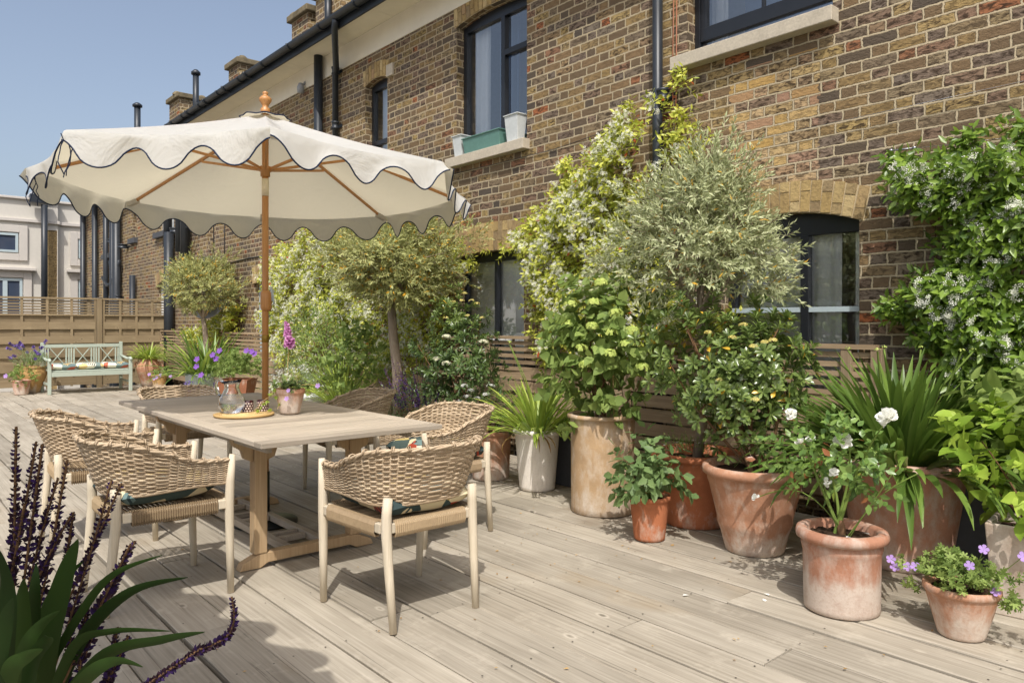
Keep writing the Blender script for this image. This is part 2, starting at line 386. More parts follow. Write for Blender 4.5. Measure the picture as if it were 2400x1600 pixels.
M['bench'] = plain('sage_paint', srgb(172, 182, 168), .55, .35, var=.07)
M['sleeve'] = plain('dark_green_metal', srgb(30, 36, 36), .4, .5)
M['brass'] = plain('brass', srgb(140, 110, 40), .4, .5, .6)
M['label'] = plain('label_paper', srgb(214, 204, 180), .6)
M['zinc'] = plain('galvanised_zinc', srgb(170, 180, 184), .45, .5, .2, .15, 14)
M['slate'] = plain('dark_grey_planter', srgb(76, 78, 82), .7, .3, var=.12)
M['soil'] = plain('soil', srgb(58, 44, 34), .98, .1, var=.5, sc=60, bump=1)
M['wire'] = plain('steel_wire', srgb(150, 152, 156), .35, .6, .7)
M['copper'] = plain('brown_cable', srgb(150, 98, 70), .6)
def terr(name, c, lime=.35, top=.5, bot=.3, zs=.5, lc=None):
    lc = lc or srgb(206, 196, 182)
    t = NT(name); o = t.obj(); z = t.sep(o)[2]; n = t.noise(o, 7, 5, .65); n2 = t.noise(t.vm('MULTIPLY', o, (13, 13, 6)), 1.0, 5, .65); f = t.noise(o, 90, 3)
    col = t.mix(t.rng(n, .3, .7), tuple(x*.8 for x in c[:3])+(1,), tuple(min(1, x*1.15) for x in c[:3])+(1,))
    zz = t.m('DIVIDE', z, zs); lo = t.rng(zz, 0, .35, bot, 0)
    k = t.m('ADD', t.m('MULTIPLY', n2, 1.0), lo)
    col = t.mix(t.rng(k, .62-lime*.35, .86-lime*.2, 0, .85), col, lc)
    col = t.mix(t.rng(t.m('SUBTRACT', n, t.m('MULTIPLY', zz, .15)), .5, .62, 0, .25), col, tuple(x*.62 for x in c[:3])+(1,))
    col = t.mix(t.rng(f, .5, .8, 0, .3), col, tuple(x*.7 for x in c[:3])+(1,))
    t.prin(col, .9, t.bump(t.m('ADD', f, n2), .35, .004), .15); return t.mat
M['terra'] = terr('terracotta', srgb(178, 132, 104), .35)
M['terra_org'] = terr('orange_terracotta', srgb(178, 112, 78), .15, bot=.1)
M['terra_pink'] = terr('chalky_terracotta', srgb(166, 120, 96), .5, bot=.8, lc=srgb(194, 183, 170))
M['terra_tall'] = terr('sandy_clay', srgb(178, 150, 116), .45, bot=.15)
M['terra_white'] = terr('limed_clay', srgb(212, 200, 186), 1.7, bot=.3, lc=srgb(234, 227, 216))
M['terra_brown'] = terr('brown_clay', srgb(150, 100, 74), .2)  # brown clay, deeper in colour than the plain terracotta
M['terra_huge'] = terr('rosy_clay', srgb(192, 142, 116), .5, bot=.2)
M['stonepot'] = terr('grey_clay', srgb(178, 158, 140), .7)
M['ochre'] = terr('ochre_clay', srgb(190, 152, 100), .1)
def rattan(name, a, b, sc=1):
    t = NT(name); r = t.isl(); o = t.obj(); n = t.noise(o, 70, 3); n2 = t.noise(o, 9, 3)
    k = t.m('ADD', t.m('ADD', t.m('MULTIPLY', r, .45), t.m('MULTIPLY', n, .3)), t.m('MULTIPLY', n2, .35)); t.prin(t.ramp(k, [(.25, a), (.85, b)]), .6, t.bump(n, .2, .001), .3); return t.mat
M['rattan'] = rattan('rattan', srgb(142, 121, 95), srgb(208, 187, 158))
M['cord'] = rattan('seat_cord', srgb(104, 86, 64), srgb(174, 152, 120))
M['straw'] = rattan('straw', srgb(184, 150, 96), srgb(222, 194, 140))
def ikat(name, dark=False, sc=1.0):
    t = NT(name); o = t.obj(); d = t.noise(o, 6*sc, 2); v = t.n('ShaderNodeTexVoronoi'); v.inputs['Scale'].default_value = 9*sc
    t.l(t.vm('ADD', o, t.comb(t.m('MULTIPLY', d, .08), t.m('MULTIPLY', d, .05), 0.0)), v.inputs['Vector'])
    s = t.sep(v.outputs['Color'])[0]
    pal = [(0, srgb(74, 88, 84)), (.3, srgb(206, 194, 160)), (.45, srgb(58, 72, 72)), (.6, srgb(190, 170, 110)), (.7, srgb(110, 132, 130)), (.85, srgb(160, 70, 52)), (.9, srgb(216, 204, 170))]
    if not dark: pal = [(0, srgb(124, 140, 136)), (.25, srgb(226, 220, 198)), (.5, srgb(216, 188, 132)), (.6, srgb(104, 122, 122)), (.75, srgb(226, 220, 200)), (.9, srgb(190, 104, 82)), (.95, srgb(140, 152, 150))]
    col = t.ramp(s, pal, 'CONSTANT')
    x = t.sep(o); st = t.m('GREATER_THAN', t.m('SINE', t.m('ADD', t.m('MULTIPLY', x[0], 190*sc), t.m('MULTIPLY', x[1], 190*sc))), .2); md = t.m('GREATER_THAN', t.sep(v.outputs['Color'])[1], .72)
    col = t.mix(t.m('MULTIPLY', st, md), col, srgb(58, 74, 76))
    t.prin(col, .9, t.bump(t.noise(o, 300, 2), .2, .001), .1); return t.mat
M['ikat'] = ikat('ikat_fabric', True); M['ikat2'] = ikat('ikat_fabric_pale', False, .9)
def canvas(name, c, tr=.3):
    t = NT(name); o = t.obj(); n = t.noise(o, 3.0, 4, .6, 1.0); n2 = t.noise(o, 350, 2)
    p = t.prin(c, .9, t.bump(t.m('ADD', t.m('MULTIPLY', n, 2.0), t.m('MULTIPLY', n2, .06)), .6, .03), .1, finish=False)
    tl = t.n('ShaderNodeBsdfTranslucent'); tl.inputs[0].default_value = (c[0]*.95, c[1]*.84, c[2]*.62, 1); mx = t.n('ShaderNodeMixShader'); mx.inputs[0].default_value = tr; t.l(p, mx.inputs[1]); t.l(tl.outputs[0], mx.inputs[2]); t.l(mx.outputs[0], t.out.inputs[0]); return t.mat
M['canvas'] = canvas('cream_canvas', (.69, .695, .67, 1), .46)
M['piping'] = plain('navy_piping', srgb(34, 44, 66), .7, .2)
def realglass(name, c=(1, 1, 1, 1), rough=0.0, ior=1.46):
    t = NT(name); t.prin(c, rough, None, .5, Transmission_Weight=1.0, IOR=ior); return t.mat
M['glass'] = realglass('clear_glass'); M['water'] = realglass('water', (1, 1, 1, 1), 0, 1.33)
M['ruby'] = plain('ruby_glass', srgb(58, 12, 16), .12, .8, var=.2); M['rubydot'] = plain('cut_glass_dot', srgb(206, 190, 180), .15, .8)
M['jas'] = leafmat('jasmine_leaf', srgb(112, 128, 36), srgb(214, 214, 96), 0.30, .4, .4, srgb(176, 84, 40), .012)
M['jasR'] = leafmat('jasmine_leaf_green', srgb(58, 90, 28), srgb(140, 166, 66), 0.25, .35, .5)
M['jasf'] = leafmat('jasmine_flower', (.74, .74, .60, 1), (.84, .84, .76, 1), .3, .7, .1)
M['olive'] = leafmat('olive_leaf', srgb(128, 138, 92), srgb(204, 208, 164), 0.16, .5, .35, srgb(206, 164, 60), .02)
M['olive2'] = leafmat('olive_leaf_warm', srgb(116, 124, 70), srgb(190, 190, 126), 0.18, .5, .35, srgb(208, 160, 50), .05)
M['aga'] = leafmat('agapanthus_leaf', srgb(60, 86, 34), srgb(122, 148, 66), 0.22, .35, .45)
M['agay'] = leafmat('agapanthus_leaf_light', srgb(104, 134, 44), srgb(186, 200, 96), 0.25, .4, .4)
M['agad'] = leafmat('agapanthus_leaf_dark', srgb(26, 44, 18), srgb(56, 80, 34), 0.22, .5, .15)
M['glossy'] = leafmat('glossy_leaf', srgb(62, 84, 38), srgb(132, 150, 80), 0.20, .28, .6, srgb(210, 170, 60), .015)
M['dkleaf'] = leafmat('dark_leaf', srgb(50, 72, 36), srgb(104, 126, 66), 0.18, .35, .5)
M['soft'] = leafmat('soft_leaf', srgb(84, 108, 50), srgb(150, 168, 92), 0.27, .55, .25)
M['lime'] = leafmat('lime_leaf', srgb(104, 138, 40), srgb(170, 190, 80), 0.29, .5, .25)
M['rosel'] = leafmat('rose_leaf', srgb(72, 106, 46), srgb(134, 160, 84), 0.22, .32, .5, srgb(150, 96, 60), .03)
M['dahl'] = leafmat('dahlia_leaf', srgb(76, 102, 58), srgb(124, 146, 90), 0.22, .5, .3)
M['grey'] = leafmat('grey_green_leaf', srgb(104, 124, 86), srgb(160, 176, 130), 0.22, .6, .2)
M['dry'] = leafmat('dry_leaf', srgb(128, 96, 58), srgb(190, 158, 104), 0.14, .8, .1)
M['petalw'] = leafmat('white_petal', (.80, .80, .74, 1), (.86, .86, .83, 1), .3, .6, .15)
M['petalc'] = leafmat('cream_petal', (.78, .76, .52, 1), (.84, .82, .66, 1), .3, .6, .15)
M['petaly'] = leafmat('yellow_petal', srgb(206, 190, 96), srgb(232, 222, 150), .3, .6, .15)
M['petalm'] = leafmat('mauve_petal', srgb(164, 128, 200), srgb(198, 168, 226), .35, .6, .15)
M['petalp'] = leafmat('purple_petal', srgb(120, 78, 170), srgb(158, 110, 200), .35, .6, .15)
M['petalpk'] = leafmat('foxglove_petal', srgb(190, 110, 172), srgb(230, 190, 220), .3, .6, .15)
M['salv'] = leafmat('salvia_floret', srgb(36, 24, 52), srgb(64, 42, 94), 0.14, .7, .15)
M['salvd'] = leafmat('salvia_calyx', srgb(34, 22, 32), srgb(66, 46, 58), 0.14, .7, .15)
M['lav'] = leafmat('lavender_floret', srgb(92, 74, 140), srgb(132, 112, 178), 0.14, .7, .15)
M['bud'] = leafmat('green_head', srgb(150, 170, 80), srgb(196, 206, 120), 0.22, .7, .15)
M['bark'] = wood('olive_bark', srgb(116, 100, 82), srgb(170, 156, 136), 2, 2.0, .9, False)
M['stem'] = plain('green_stem', srgb(112, 132, 62), .7, .2); M['stemb'] = plain('brown_stem', srgb(112, 86, 62), .85, .15); M['cane'] = plain('bamboo_cane', srgb(204, 178, 120), .7, .2)
M['lavp'] = leafmat('violet_floret', srgb(58, 42, 70), srgb(92, 68, 130), 0.14, .7, .15)
# ================================================================== SETTING
g = MB(); g.add([(-300, -300, -3.2), (300, -300, -3.2), (300, 300, -3.2), (-300, 300, -3.2)], [(0, 1, 2, 3)])
tag(g.build('ground', M['ground']), kind='structure')
d = MB(); d.bb(-17.0, 3.0, -3.1, 4.86, -.50, -.30)  # solid dark slab added under the boards so the gaps stay dark
tag(d.build('deck_under_slab', M['slate']), kind='structure')
M['screw'] = plain('screw_head', srgb(84, 78, 70), .6, .3, .3)
d = MB(); P = .2235; rr = random.Random(4)
for k in range(-21, 14):
    ya = 1.87+P*k; yb = ya+P
    if yb > 4.9: break
    x = -17.0+rr.uniform(-3.5, 0)
    while x < 3:
        L = 3.9; xa, xb = max(x, -16.98), min(x+L, 3); x += L
        if xb-xa < .05: continue
        ga = rr.choice((.003, .004, .007, .009)); gb = rr.choice((.003, .004, .006, .009)); z = rr.uniform(-.005, .002); tl = rr.uniform(-.002, .002)
        n = 5; vs = []
        for i in range(n+1):
            xx = xa+.002+(xb-xa-.004)*i/n; b1 = rr.uniform(-.0012, .0012)
            vs += [(xx, ya+ga+b1, -.038), (xx, ya+ga+b1, z-tl-.004), (xx, ya+ga+b1+.005, z-tl), (xx, yb-gb-.005, z+tl), (xx, yb-gb, z+tl-.004), (xx, yb-gb, -.038)]
        fs = [(i*6+j, i*6+j+1, (i+1)*6+j+1, (i+1)*6+j) for i in range(n) for j in range(5)]+[(5, 4, 3, 2, 1, 0), tuple(n*6+j for j in range(6))]
        d.add(vs, fs)
for k in range(-8, 14):
    ya = 1.87+P*k
    for i in range(34):
        x = -16.5+.6*i
        for yy in (ya+.045, ya+P-.045):
            if ya+P > 4.9 or x > .5: continue
            xq, yq = x+rr.uniform(-.008, .008), yy+rr.uniform(-.006, .006); d.add([(xq+.0042*math.cos(a), yq+.0042*math.sin(a), .0028) for a in [PI*j/3 for j in range(6)]], [tuple(range(6))], 1)
tag(d.build('deck', [M['deck'], M['screw']]), kind='structure')

# ================================================================== THE BRICK HOUSE
YW = 4.97; ZT = 4.77
house = empty('brick_house', (-10, YW, -3.2), 0, 'long old brick house with black gutter and pipes along the terrace', 'house')
def loc(o, p=house): o.parent = p; o.matrix_parent_inverse = Matrix.Translation(-Vector(p.location)); return o
zz = lambda px, py: WY(px, py, YW).z
xx_ = lambda px: WY(px, 700, YW).x
# x0, x1, z0, z1, rise, style
WIN = [
 dict(x0=xx_(1611), x1=xx_(1952), z0=3.40, z1=4.66, rise=.08, st='sash'),
 dict(x0=xx_(1070), x1=xx_(1235), z0=3.10, z1=4.62, rise=.06, st='case'),
 dict(x0=xx_(856), x1=xx_(908), z0=2.95, z1=4.43, rise=.05, st='narrow'),
 dict(x0=xx_(1690), x1=xx_(2014), z0=.70, z1=2.06, rise=.10, st='ground'),
 dict(x0=xx_(1073), x1=xx_(1228), z0=.70, z1=2.04, rise=.04, st='ground2'),
 dict(x0=xx_(594), x1=xx_(652), z0=.1, z1=1.98, rise=.03, st='door'),
 dict(x0=xx_(370), x1=xx_(408), z0=3.30, z1=4.5, rise=.05, st='far'),
 dict(x0=xx_(367), x1=xx_(404), z0=.3, z1=2.22, rise=.10, st='far'),
 dict(x0=xx_(310), x1=xx_(320), z0=3.35, z1=4.6, rise=.04, st='far'),
 dict(x0=xx_(247), x1=xx_(259), z0=3.15, z1=4.7, rise=.04, st='far'),
 dict(x0=xx_(213), x1=xx_(221), z0=1.2, z1=3.15, rise=.04, st='far'),
 dict(x0=xx_(242), x1=xx_(258), z0=.6, z1=2.1, rise=.12, st='far'),
 dict(x0=xx_(487), x1=xx_(502), z0=2.55, z1=4.3, rise=.04, st='narrow2')]
xs = sorted(set([-25.0, 4.0]+[w['x0'] for w in WIN]+[w['x1'] for w in WIN])); zs = sorted(set([-3.2, ZT]+[w['z0'] for w in WIN]+[w['z1'] for w in WIN]))
b = MB()
def hole(x, z): return any(w['x0'] < x < w['x1'] and w['z0'] < z < w['z1'] for w in WIN)
for i in range(len(xs)-1):
    for j in range(len(zs)-1):
        if hole((xs[i]+xs[i+1])/2, (zs[j]+zs[j+1])/2): continue
        b.add([(xs[i], YW, zs[j]), (xs[i+1], YW, zs[j]), (xs[i+1], YW, zs[j+1]), (xs[i], YW, zs[j+1])], [(0, 1, 2, 3)])
RD = .13
for w in WIN:
    x0, x1, z0, z1, r = w['x0'], w['x1'], w['z0'], w['z1'], w['rise']
    b.add([(x0, YW, z0), (x0, YW+RD, z0), (x0, YW+RD, z1), (x0, YW, z1)], [(0, 1, 2, 3)])
    b.add([(x1, YW, z0), (x1, YW+RD, z0), (x1, YW+RD, z1), (x1, YW, z1)], [(0, 3, 2, 1)])
    b.add([(x0, YW, z0), (x1, YW, z0), (x1, YW+RD, z0), (x0, YW+RD, z0)], [(0, 1, 2, 3)])
    n = 10; ca = [(x0+(x1-x0)*i/n, z1-r+r*math.sin(PI*i/n)*1.0 if False else z1-r*((2*i/n-1)**2)) for i in range(n+1)]
    for i in range(n):
        (xa, za), (xb, zb) = ca[i], ca[i+1]
        if max(za, zb) < z1-1e-6 or True: b.add([(xa, YW, za), (xb, YW, zb), (xb, YW, z1), (xa, YW, z1)], [(0, 1, 2, 3)])
        b.add([(xa, YW, za), (xa, YW+RD, za), (xb, YW+RD, zb), (xb, YW, zb)], [(0, 1, 2, 3)])
    w['ca'] = ca
b.add([(-25, YW, -3.2), (-25, YW+9, -3.2), (-25, YW+9, ZT), (-25, YW, ZT)], [(0, 3, 2, 1)])
uvf = lambda c, n: ((c.x, c.z) if abs(n.y) > .5 else ((c.y+.05, c.z) if abs(n.x) > .5 else (c.x, c.y)))
loc(b.build('wall', M['brick'], None, 0, uvf))
b = MB(); b.bb(-25, 4, YW-.012, YW+.3, ZT, 5.08); loc(b.build('frieze', M['stucco'], None))
b = MB()
x = -25.02
while x < 4: b.bb(x, min(x+1.22, 4)-.006, 4.585, YW-.013, 5.08, 5.10); x += 1.22
loc(b.build('soffit', M['stucco'], None))
b = MB(); b.bb(-25.1, 4, 4.56, 4.584, 5.03, 5.2)
prof = [(4.50+.062*math.cos(a), 5.165-.062*math.sin(a)) for a in [PI*i/8 for i in range(9)]]+[(4.50-.055*math.cos(a), 5.165-.055*math.sin(a)) for a in [PI*i/8 for i in range(9)]]
vs = [(xx, y, z) for xx in (-25.1, 4) for y, z in prof]; n = len(prof)
b.add(vs, [(j, (j+1) % n, n+(j+1) % n, n+j) for j in range(n)])
x = -24.6
while x < 4:
    b.tube([(x, 4.50+.069*math.cos(a), 5.165-.069*math.sin(a)) for a in [PI*i/10 for i in range(11)]], .012, 5)
    if int(x*10) % 3 == 0: b.tube([(x+.3, 4.50+.072*math.cos(a), 5.165-.072*math.sin(a)) for a in [PI*i/10 for i in range(11)]], .02, 5)
    x += .92
loc(b.build('gutter', M['black'], None))
b = MB(); b.bb(-25.05, 4, 4.59, 14, 5.11, 5.19); loc(b.build('roof', M['roofing'], None))
# arches of standing bricks
def arch(w, dep, over, nb):
    a = MB(); r = random.Random(int(w['x0']*100)); x0, x1 = w['x0']-over, w['x1']+over; xm = (x0+x1)/2; hw = (x1-x0)/2
    zc0 = w['z1']-w['rise']*1.1
    for i in range(nb):
        u0 = -1+2*i/nb; u1 = -1+2*(i+1)/nb; um = (u0+u1)/2
        ang = um*(.22 if w['rise'] > .06 else .08); px_ = xm+um*hw
        zb = w['z1']-w['rise']*min(1.1, (um*hw/((w['x1']-w['x0'])/2))**2)+.004
        d_ = Vector((math.sin(ang), 0, math.cos(ang))); bw = (x1-x0)/nb-.009
        R = Matrix.Rotation(ang, 3, 'Y')
        if i % 2: parts = ((0, dep*.64), (dep*.66, dep))
        else: parts = ((0, dep*.32), (dep*.34, dep))
        if r.random() < .3: parts = ((0, dep),)
        for a0, a1 in parts:
            cc = Vector((px_, YW-.001-r.uniform(0, .004), zb))+d_*((a0+a1)/2)
            a.box(cc, (bw*(1+.10*(a0+a1)/2), .014, a1-a0-.004), R)
    return a
def arch_back(w, dep, over):
    a = MB(); n = 12; x0, x1 = w['x0']-over, w['x1']+over; xm = (x0+x1)/2; hw = (x1-x0)/2; row0 = []; row1 = []
    for i in range(n+1):
        um = -1+2*i/n; ang = um*(.22 if w['rise'] > .06 else .08); xb = xm+um*hw; zb = w['z1']-w['rise']*min(1.1, (um*hw/((w['x1']-w['x0'])/2))**2)
        row0.append((xb, YW-.002, zb)); row1.append((xb+math.sin(ang)*dep, YW-.002, zb+math.cos(ang)*dep))
    for i in range(n): a.add([row0[i], row0[i+1], row1[i+1], row1[i]], [(0, 1, 2, 3)])
    return a
def window(w):
    x0, x1, z0, z1, st = w['x0'], w['x1'], w['z0'], w['z1'], w['st']; yf = YW+RD
    fm = 'frameblk' if st in ('sash', 'case', 'narrow', 'ground', 'ground2', 'narrow2') else ('ltblue' if st == 'door' else 'white')
    f = MB(); t = .05; W_ = x1-x0; yb = yf+.005; t = .035 if st in ('ground', 'ground2', 'case') else t
    def fr(xa, xb, za, zb_, y0=yf, dy=.05): f.bb(xa, xb, y0-dy+.02, y0+.02, za, zb_)
    fr(x0, x0+t, z0, z1); fr(x1-t, x1, z0, z1); fr(x0+t, x1-t, z1-.06-w['rise'], z1); fr(x0+t, x1-t, z0, z0+.055)
    xm = (x0+x1)/2; zt = z1-.06-w['rise']
    if st == 'sash':
        fr(x0+t, x1-t, z0+.13, z0+.24, yf+.0, .045); fr(xm-.012, xm+.012, z0+.24, zt, yf, .03); f.bb(x0+t, x0+t+.05, yf-.02, yf+.01, z0+.2, zt); f.bb(x1-t-.05, x1-t, yf-.02, yf+.01, z0+.24, zt)
    if st == 'case':
        xm = xx_(1163); fr(xm-.03, xm+.03, z0+.05, zt, yf, .06); fr(x0+t, xm-.03, z0+.055, z0+.12, yf, .06); fr(xm+.03, x1-t, zt-.42, zt-.36, yf, .06); fr(x0+t, x0+t+.035, z0+.12, zt, yf, .055)
    if st == 'narrow': fr(x0+t, x1-t, (z0+zt)/2-.03, (z0+zt)/2+.03)
    if st == 'narrow2': fr(x0+t, x1-t, z0+.3, z0+.36)
    if st == 'ground':
        xm = xx_(1852+18); fr(xm-.03, xm+.03, z0+.055, zt, yf, .06); fr(x0+t, x0+t+.03, z0+.05, zt)
    if st == 'ground2': fr(xm-.02, xm+.02, z0+.055, zt, yf, .06)
    if st == 'far' and W_ > .5: fr(xm-.02, xm+.02, z0+.05, zt); fr(x0+t, x1-t, (z0+zt)/2-.03, (z0+zt)/2+.03)
    wo_ = f.build('window', M[fm], None, .003); loc(wo_)
    def sub(nm, mb, mat, **k): o = mb.build(nm, mat, wo_, **k); return o
    if st in ('ground', 'ground2'):
        g1 = MB(); zb_ = zz(1870, 725) if st == 'ground' else z0+.42
        g1.bb(x0+t, xm-.031, yf-.035, yf+.015, zb_-.018, zb_+.018); g1.bb(xm+.031, x1-t, yf-.035, yf+.015, zb_-.018, zb_+.018); sub('glazing_bar', g1, M['white' if st == 'ground2' else 'ltblue'])
    p = MB(); p.add([(x0+.02, yb, z0), (x1-.02, yb, z0), (x1-.02, yb, z1), (x0+.02, yb, z1)], [(0, 1, 2, 3)]); sub('pane', p, M['pane'])
    c = MB(); D = .9 if W_ > .5 else .4
    c.add([(x0-.3, yf+D, z0-.2), (x1+.3, yf+D, z0-.2), (x1+.3, yf+D, z1+.2), (x0-.3, yf+D, z1+.2), (x0-.3, yf+.06, z0-.2), (x1+.3, yf+.06, z0-.2), (x1+.3, yf+.06, z1+.2), (x0-.3, yf+.06, z1+.2)],
          [(0, 1, 2, 3), (4, 0, 3, 7), (1, 5, 6, 2), (4, 5, 1, 0), (3, 2, 6, 7)])
    for (xa, xb, za, zb_) in ((x0-.3, x0+.005, z0-.2, z1+.2), (x1-.005, x1+.3, z0-.2, z1+.2), (x0, x1, z1-.005, z1+.2), (x0, x1, z0-.2, z0+.005)):
        c.add([(xa, yf+.062, za), (xb, yf+.062, za), (xb, yf+.062, zb_), (xa, yf+.062, zb_)], [(0, 1, 2, 3)])
    sub('room', c, M['room'])
    def curtain(xa, xb, y, amp, nw, mat, za=z0, zb_=z1):
        q = MB(); n = nw*8; vs = []
        for i in range(n+1):
            u = i/n; yy = y+amp*math.sin(u*nw*2*PI)+amp*.5*math.sin(u*nw*4.3+1)
            for zq in (za, zb_): vs.append((xa+(xb-xa)*u, yy+(.01 if zq == zb_ else 0), zq))
        q.add(vs, [(2*i, 2*i+2, 2*i+3, 2*i+1) for i in range(n)], 0, True); sub('curtain', q, mat)
    if st == 'ground': curtain(x0, x1-.20, yf+.045, .012, 7, M['curtain']); curtain(x1-.11, x1, yf+.05, .01, 2, M['curtain'])
    if st == 'ground2': curtain(x0, x1, yf+.04, .004, 2, M['curtain'])
    if st == 'case': curtain(x0+.02, x0+.3, yf+.1, .02, 3, M['curtain']); curtain(x0+.3, x0+.62, yf+.25, .03, 5, M['blueblind'])
    if st == 'narrow': curtain(x0, x1, yf+.12, .01, 2, M['curtain'])
    if st == 'sash': curtain(x0, x0+.16, yf+.2, .015, 2, M['curtain']); curtain(x0, x1, yf+.7, .01, 2, M['blueblind'])
    if st == 'far': curtain(x0, x1, yf+.08, .01, 3, M['curtain'])
    if st in ('sash', 'case'):
        s_ = MB(); o1 = .07 if st == 'sash' else .06
        s_.bb(x0-.10, x1+.04, YW-o1-.03, YW+RD-.03, z0-.10, z0+.003); sub('sill', s_, M['stone'], bevel=.006)
    if st in ('far', 'narrow2') and W_ > .2 and z0 > 1:
        s_ = MB(); s_.bb(x0-.10, x1+.10, YW-.09, YW+RD-.03, z0-.12, z0+.003); sub('sill', s_, M['slate'], bevel=.006)
    if st in ('ground', 'ground2', 'narrow', 'case', 'door') or (st == 'far' and W_ > .5):
        dep = dict(ground=.22, ground2=.30, narrow=.2, case=.2, door=.28, far=.26)[st]
        nb = max(5, int((W_+.24)/.082)); sub('arch', arch(w, dep, .03, nb), M['arch']); sub('arch_mortar', arch_back(w, dep, .03), M['mortar'])
    return wo_
WO = [window(w) for w in WIN]
# down pipes
def pipe(px, ztop, zbot, r, collars=(), neck=False, Y=None, name='downpipe'):
    x = xx_(px); Y = Y or YW-.03-r; p = MB(); pts = [(x, Y, zbot), (x, Y, ztop)]
    x = WY(px, 700, Y).x
    if neck: xg = WY(px, 700, 4.50).x; pts = [(x, Y, zbot), (x, Y, ztop-.42), (x+(xg-x)*.1, Y-.03, ztop-.36), (x+(xg-x)*.9, 4.53, ztop-.10), (xg, 4.50, ztop-.04), (xg, 4.50, ztop)]
    p.tube(pts, r, 12)
    for z in collars:
        p.lathe([(r, -.05), (r+.012, -.05), (r+.012, -.03), (r+.004, -.025), (r+.004, .025), (r+.012, .03), (r+.014, .05), (r, .052)], 14, (x, Y, z))
        p.bb(x-r-.03, x+r+.03, YW-.014, YW-.002, z-.02, z+.02)
    return loc(p.build(name, M['black'], None))
pipe(1554, 5.1, -.2, .042, (zz(1553, 232), 1.2, 4.9)); pipe(752+8, 5.08, -.2, .062, (3.75,)); pipe(782+4, 5.12, -.2, .042, (4.0, 4.75, 1.9), True)
for px, zt_, zb_, r in ((204, 5.1, -3, .075), (232, 5.1, -3, .075), (258, 5.1, 0, .07), (276, 5.1, -3, .085), (287, 5.1, -3, .105), (407, 4.6, 2.9, .09), (431, 4.9, 2.75, .07), (450, 4.9, 2.55, .10), (321, 2.45, -3, .07), (411, 3.2, 0, .1)):
    pipe(px, zt_, zb_, r, ((zt_+zb_)/2+.9,) if r < .1 else (3.2,))
k = MB()
for a, b_ in (((258, 612), (272, 660)), ((240, 650), (262, 665)), ((262, 640), (280, 610)), ((268, 600), (276, 690))): k.tube([WY(*a, YW-.1), WY((a[0]+b_[0])/2, max(a[1], b_[1])+4, YW-.14), WY(*b_, YW-.1)], .045, 7)
loc(k.build('waste_pipe', M['black'], None))
# cables on the wall
k = MB()
k.tube([WY(1579, 0, YW-.012), WY(1577, 120, YW-.012), WY(1577, 260, YW-.014), WY(1568, 370, YW-.012)], .005, 5); k.tube([WY(1586, 0, YW-.012), WY(1585, 200, YW-.012), WY(1583, 300, YW-.02), WY(1575, 380, YW-.012)], .005, 5)
loc(k.build('cable', M['copper'], None))
k = MB(); k.tube([WY(1060, 408, YW-.01), WY(1160, 385, YW-.012), WY(1300, 350, YW-.01), WY(1500, 280, YW-.01)], .003, 4); k.tube([WY(525, 620, YW-.01), WY(580, 605, YW-.01), WY(615, 600, YW-.01)], .008, 4); k.tube([WY(527, 470, YW-.01), WY(526, 620, YW-.01)], .008, 4)
loc(k.build('cable', M['black'], None))
for i, (a, b_) in enumerate((((1590, 365), (2400, 190)), ((2100, 352), (2400, 318)), ((2105, 467), (2200, 463)))):
    k = MB(); A = WY(*a, YW-.035); B = WY(*b_, YW-.035); k.tube([A, (A+B)/2+Vector((0, 0, -.004)), B], .0014 if i < 2 else .002, 4)
    if i: 
        L = (B-A).normalized()*.1; k.tube([A-L*.3, A+L], .006, 6); k.lathe([(.0, -.01), (.012, -.008), (.012, .008), (0, .01)], 8, A+L*1.1); k.lathe([(.0, -.01), (.012, -.008), (.012, .008), (0, .01)], 8, A-L*.3)
    loc(k.build('trellis_wire', M['wire'], None))
k = MB(); v = WY(1249-12, 160, YW-.01); k.bb(xx_(911)-.02, xx_(911)+.13, YW-.03, YW-.001, zz(915, 180), zz(915, 152)); loc(k.build('vent_grille', M['stone'], None, .004))
k = MB(); A = WY(705, 205, YW-.08); k.lathe([(0, -.09), (.05, -.08), (.055, 0), (.03, .06), (0, .07)], 10, A); k.tube([A, A+Vector((0, .1, .12))], .02, 6); loc(k.build('wall_light', M['lead'], None))
# chimneys / parapets on the roof
def stack(pxa, pxb, pyb, pyt, Y=5.1, depth=1.2, up=0):
    a = WY(pxa, pyb, Y); c = WY(pxb, pyb, Y); zt_ = WY(pxa, pyt, Y).z
    m_ = MB(); m_.bb(a.x, c.x, Y, Y+depth, 5.15, zt_); o = loc(m_.build('chimney', M['brick'], None, 0, uvf))
    q = MB(); q.bb(a.x-.07, c.x+.07, Y-.06, Y+depth+.06, zt_, zt_+.10)
    rr = random.Random(int(pxa)); 
    for i in range(14): q.lathe([(0, 0), (.09, .0), (.1, .03), (.05, .08), (0, .09)], 7, (rr.uniform(a.x, c.x), Y+rr.uniform(0, depth), zt_+.07))
    oo = q.build('coping', M['moss'], o, .02); return o
stack(684, 722, 80, 55, 4.95, 1.5); stack(740, 800, 20, 0, 4.95, 1.5); stack(536, 560, 178, 165, 5.0, 1.2); stack(397, 420, 270, 245, 4.95, 1.4)
for px, y0, y1, Y, r in ((459, 232, 172, 5.1, .06), (322, 275, 248, 5.1, .075), (769, 60, -30, 4.9, .05)):
    m_ = MB(); a = WY(px, y0, Y); zt_ = WY(px, y1, Y).z; m_.tube([(a.x, Y, 5.1), (a.x, Y, zt_)], r, 12)
    m_.lathe([(r, 0), (r*1.5, .0), (r*1.5, .05), (r*.6, .1), (0, .11)], 14, (a.x, Y, zt_-.03)); loc(m_.build('vent_pipe', M['black'], None))

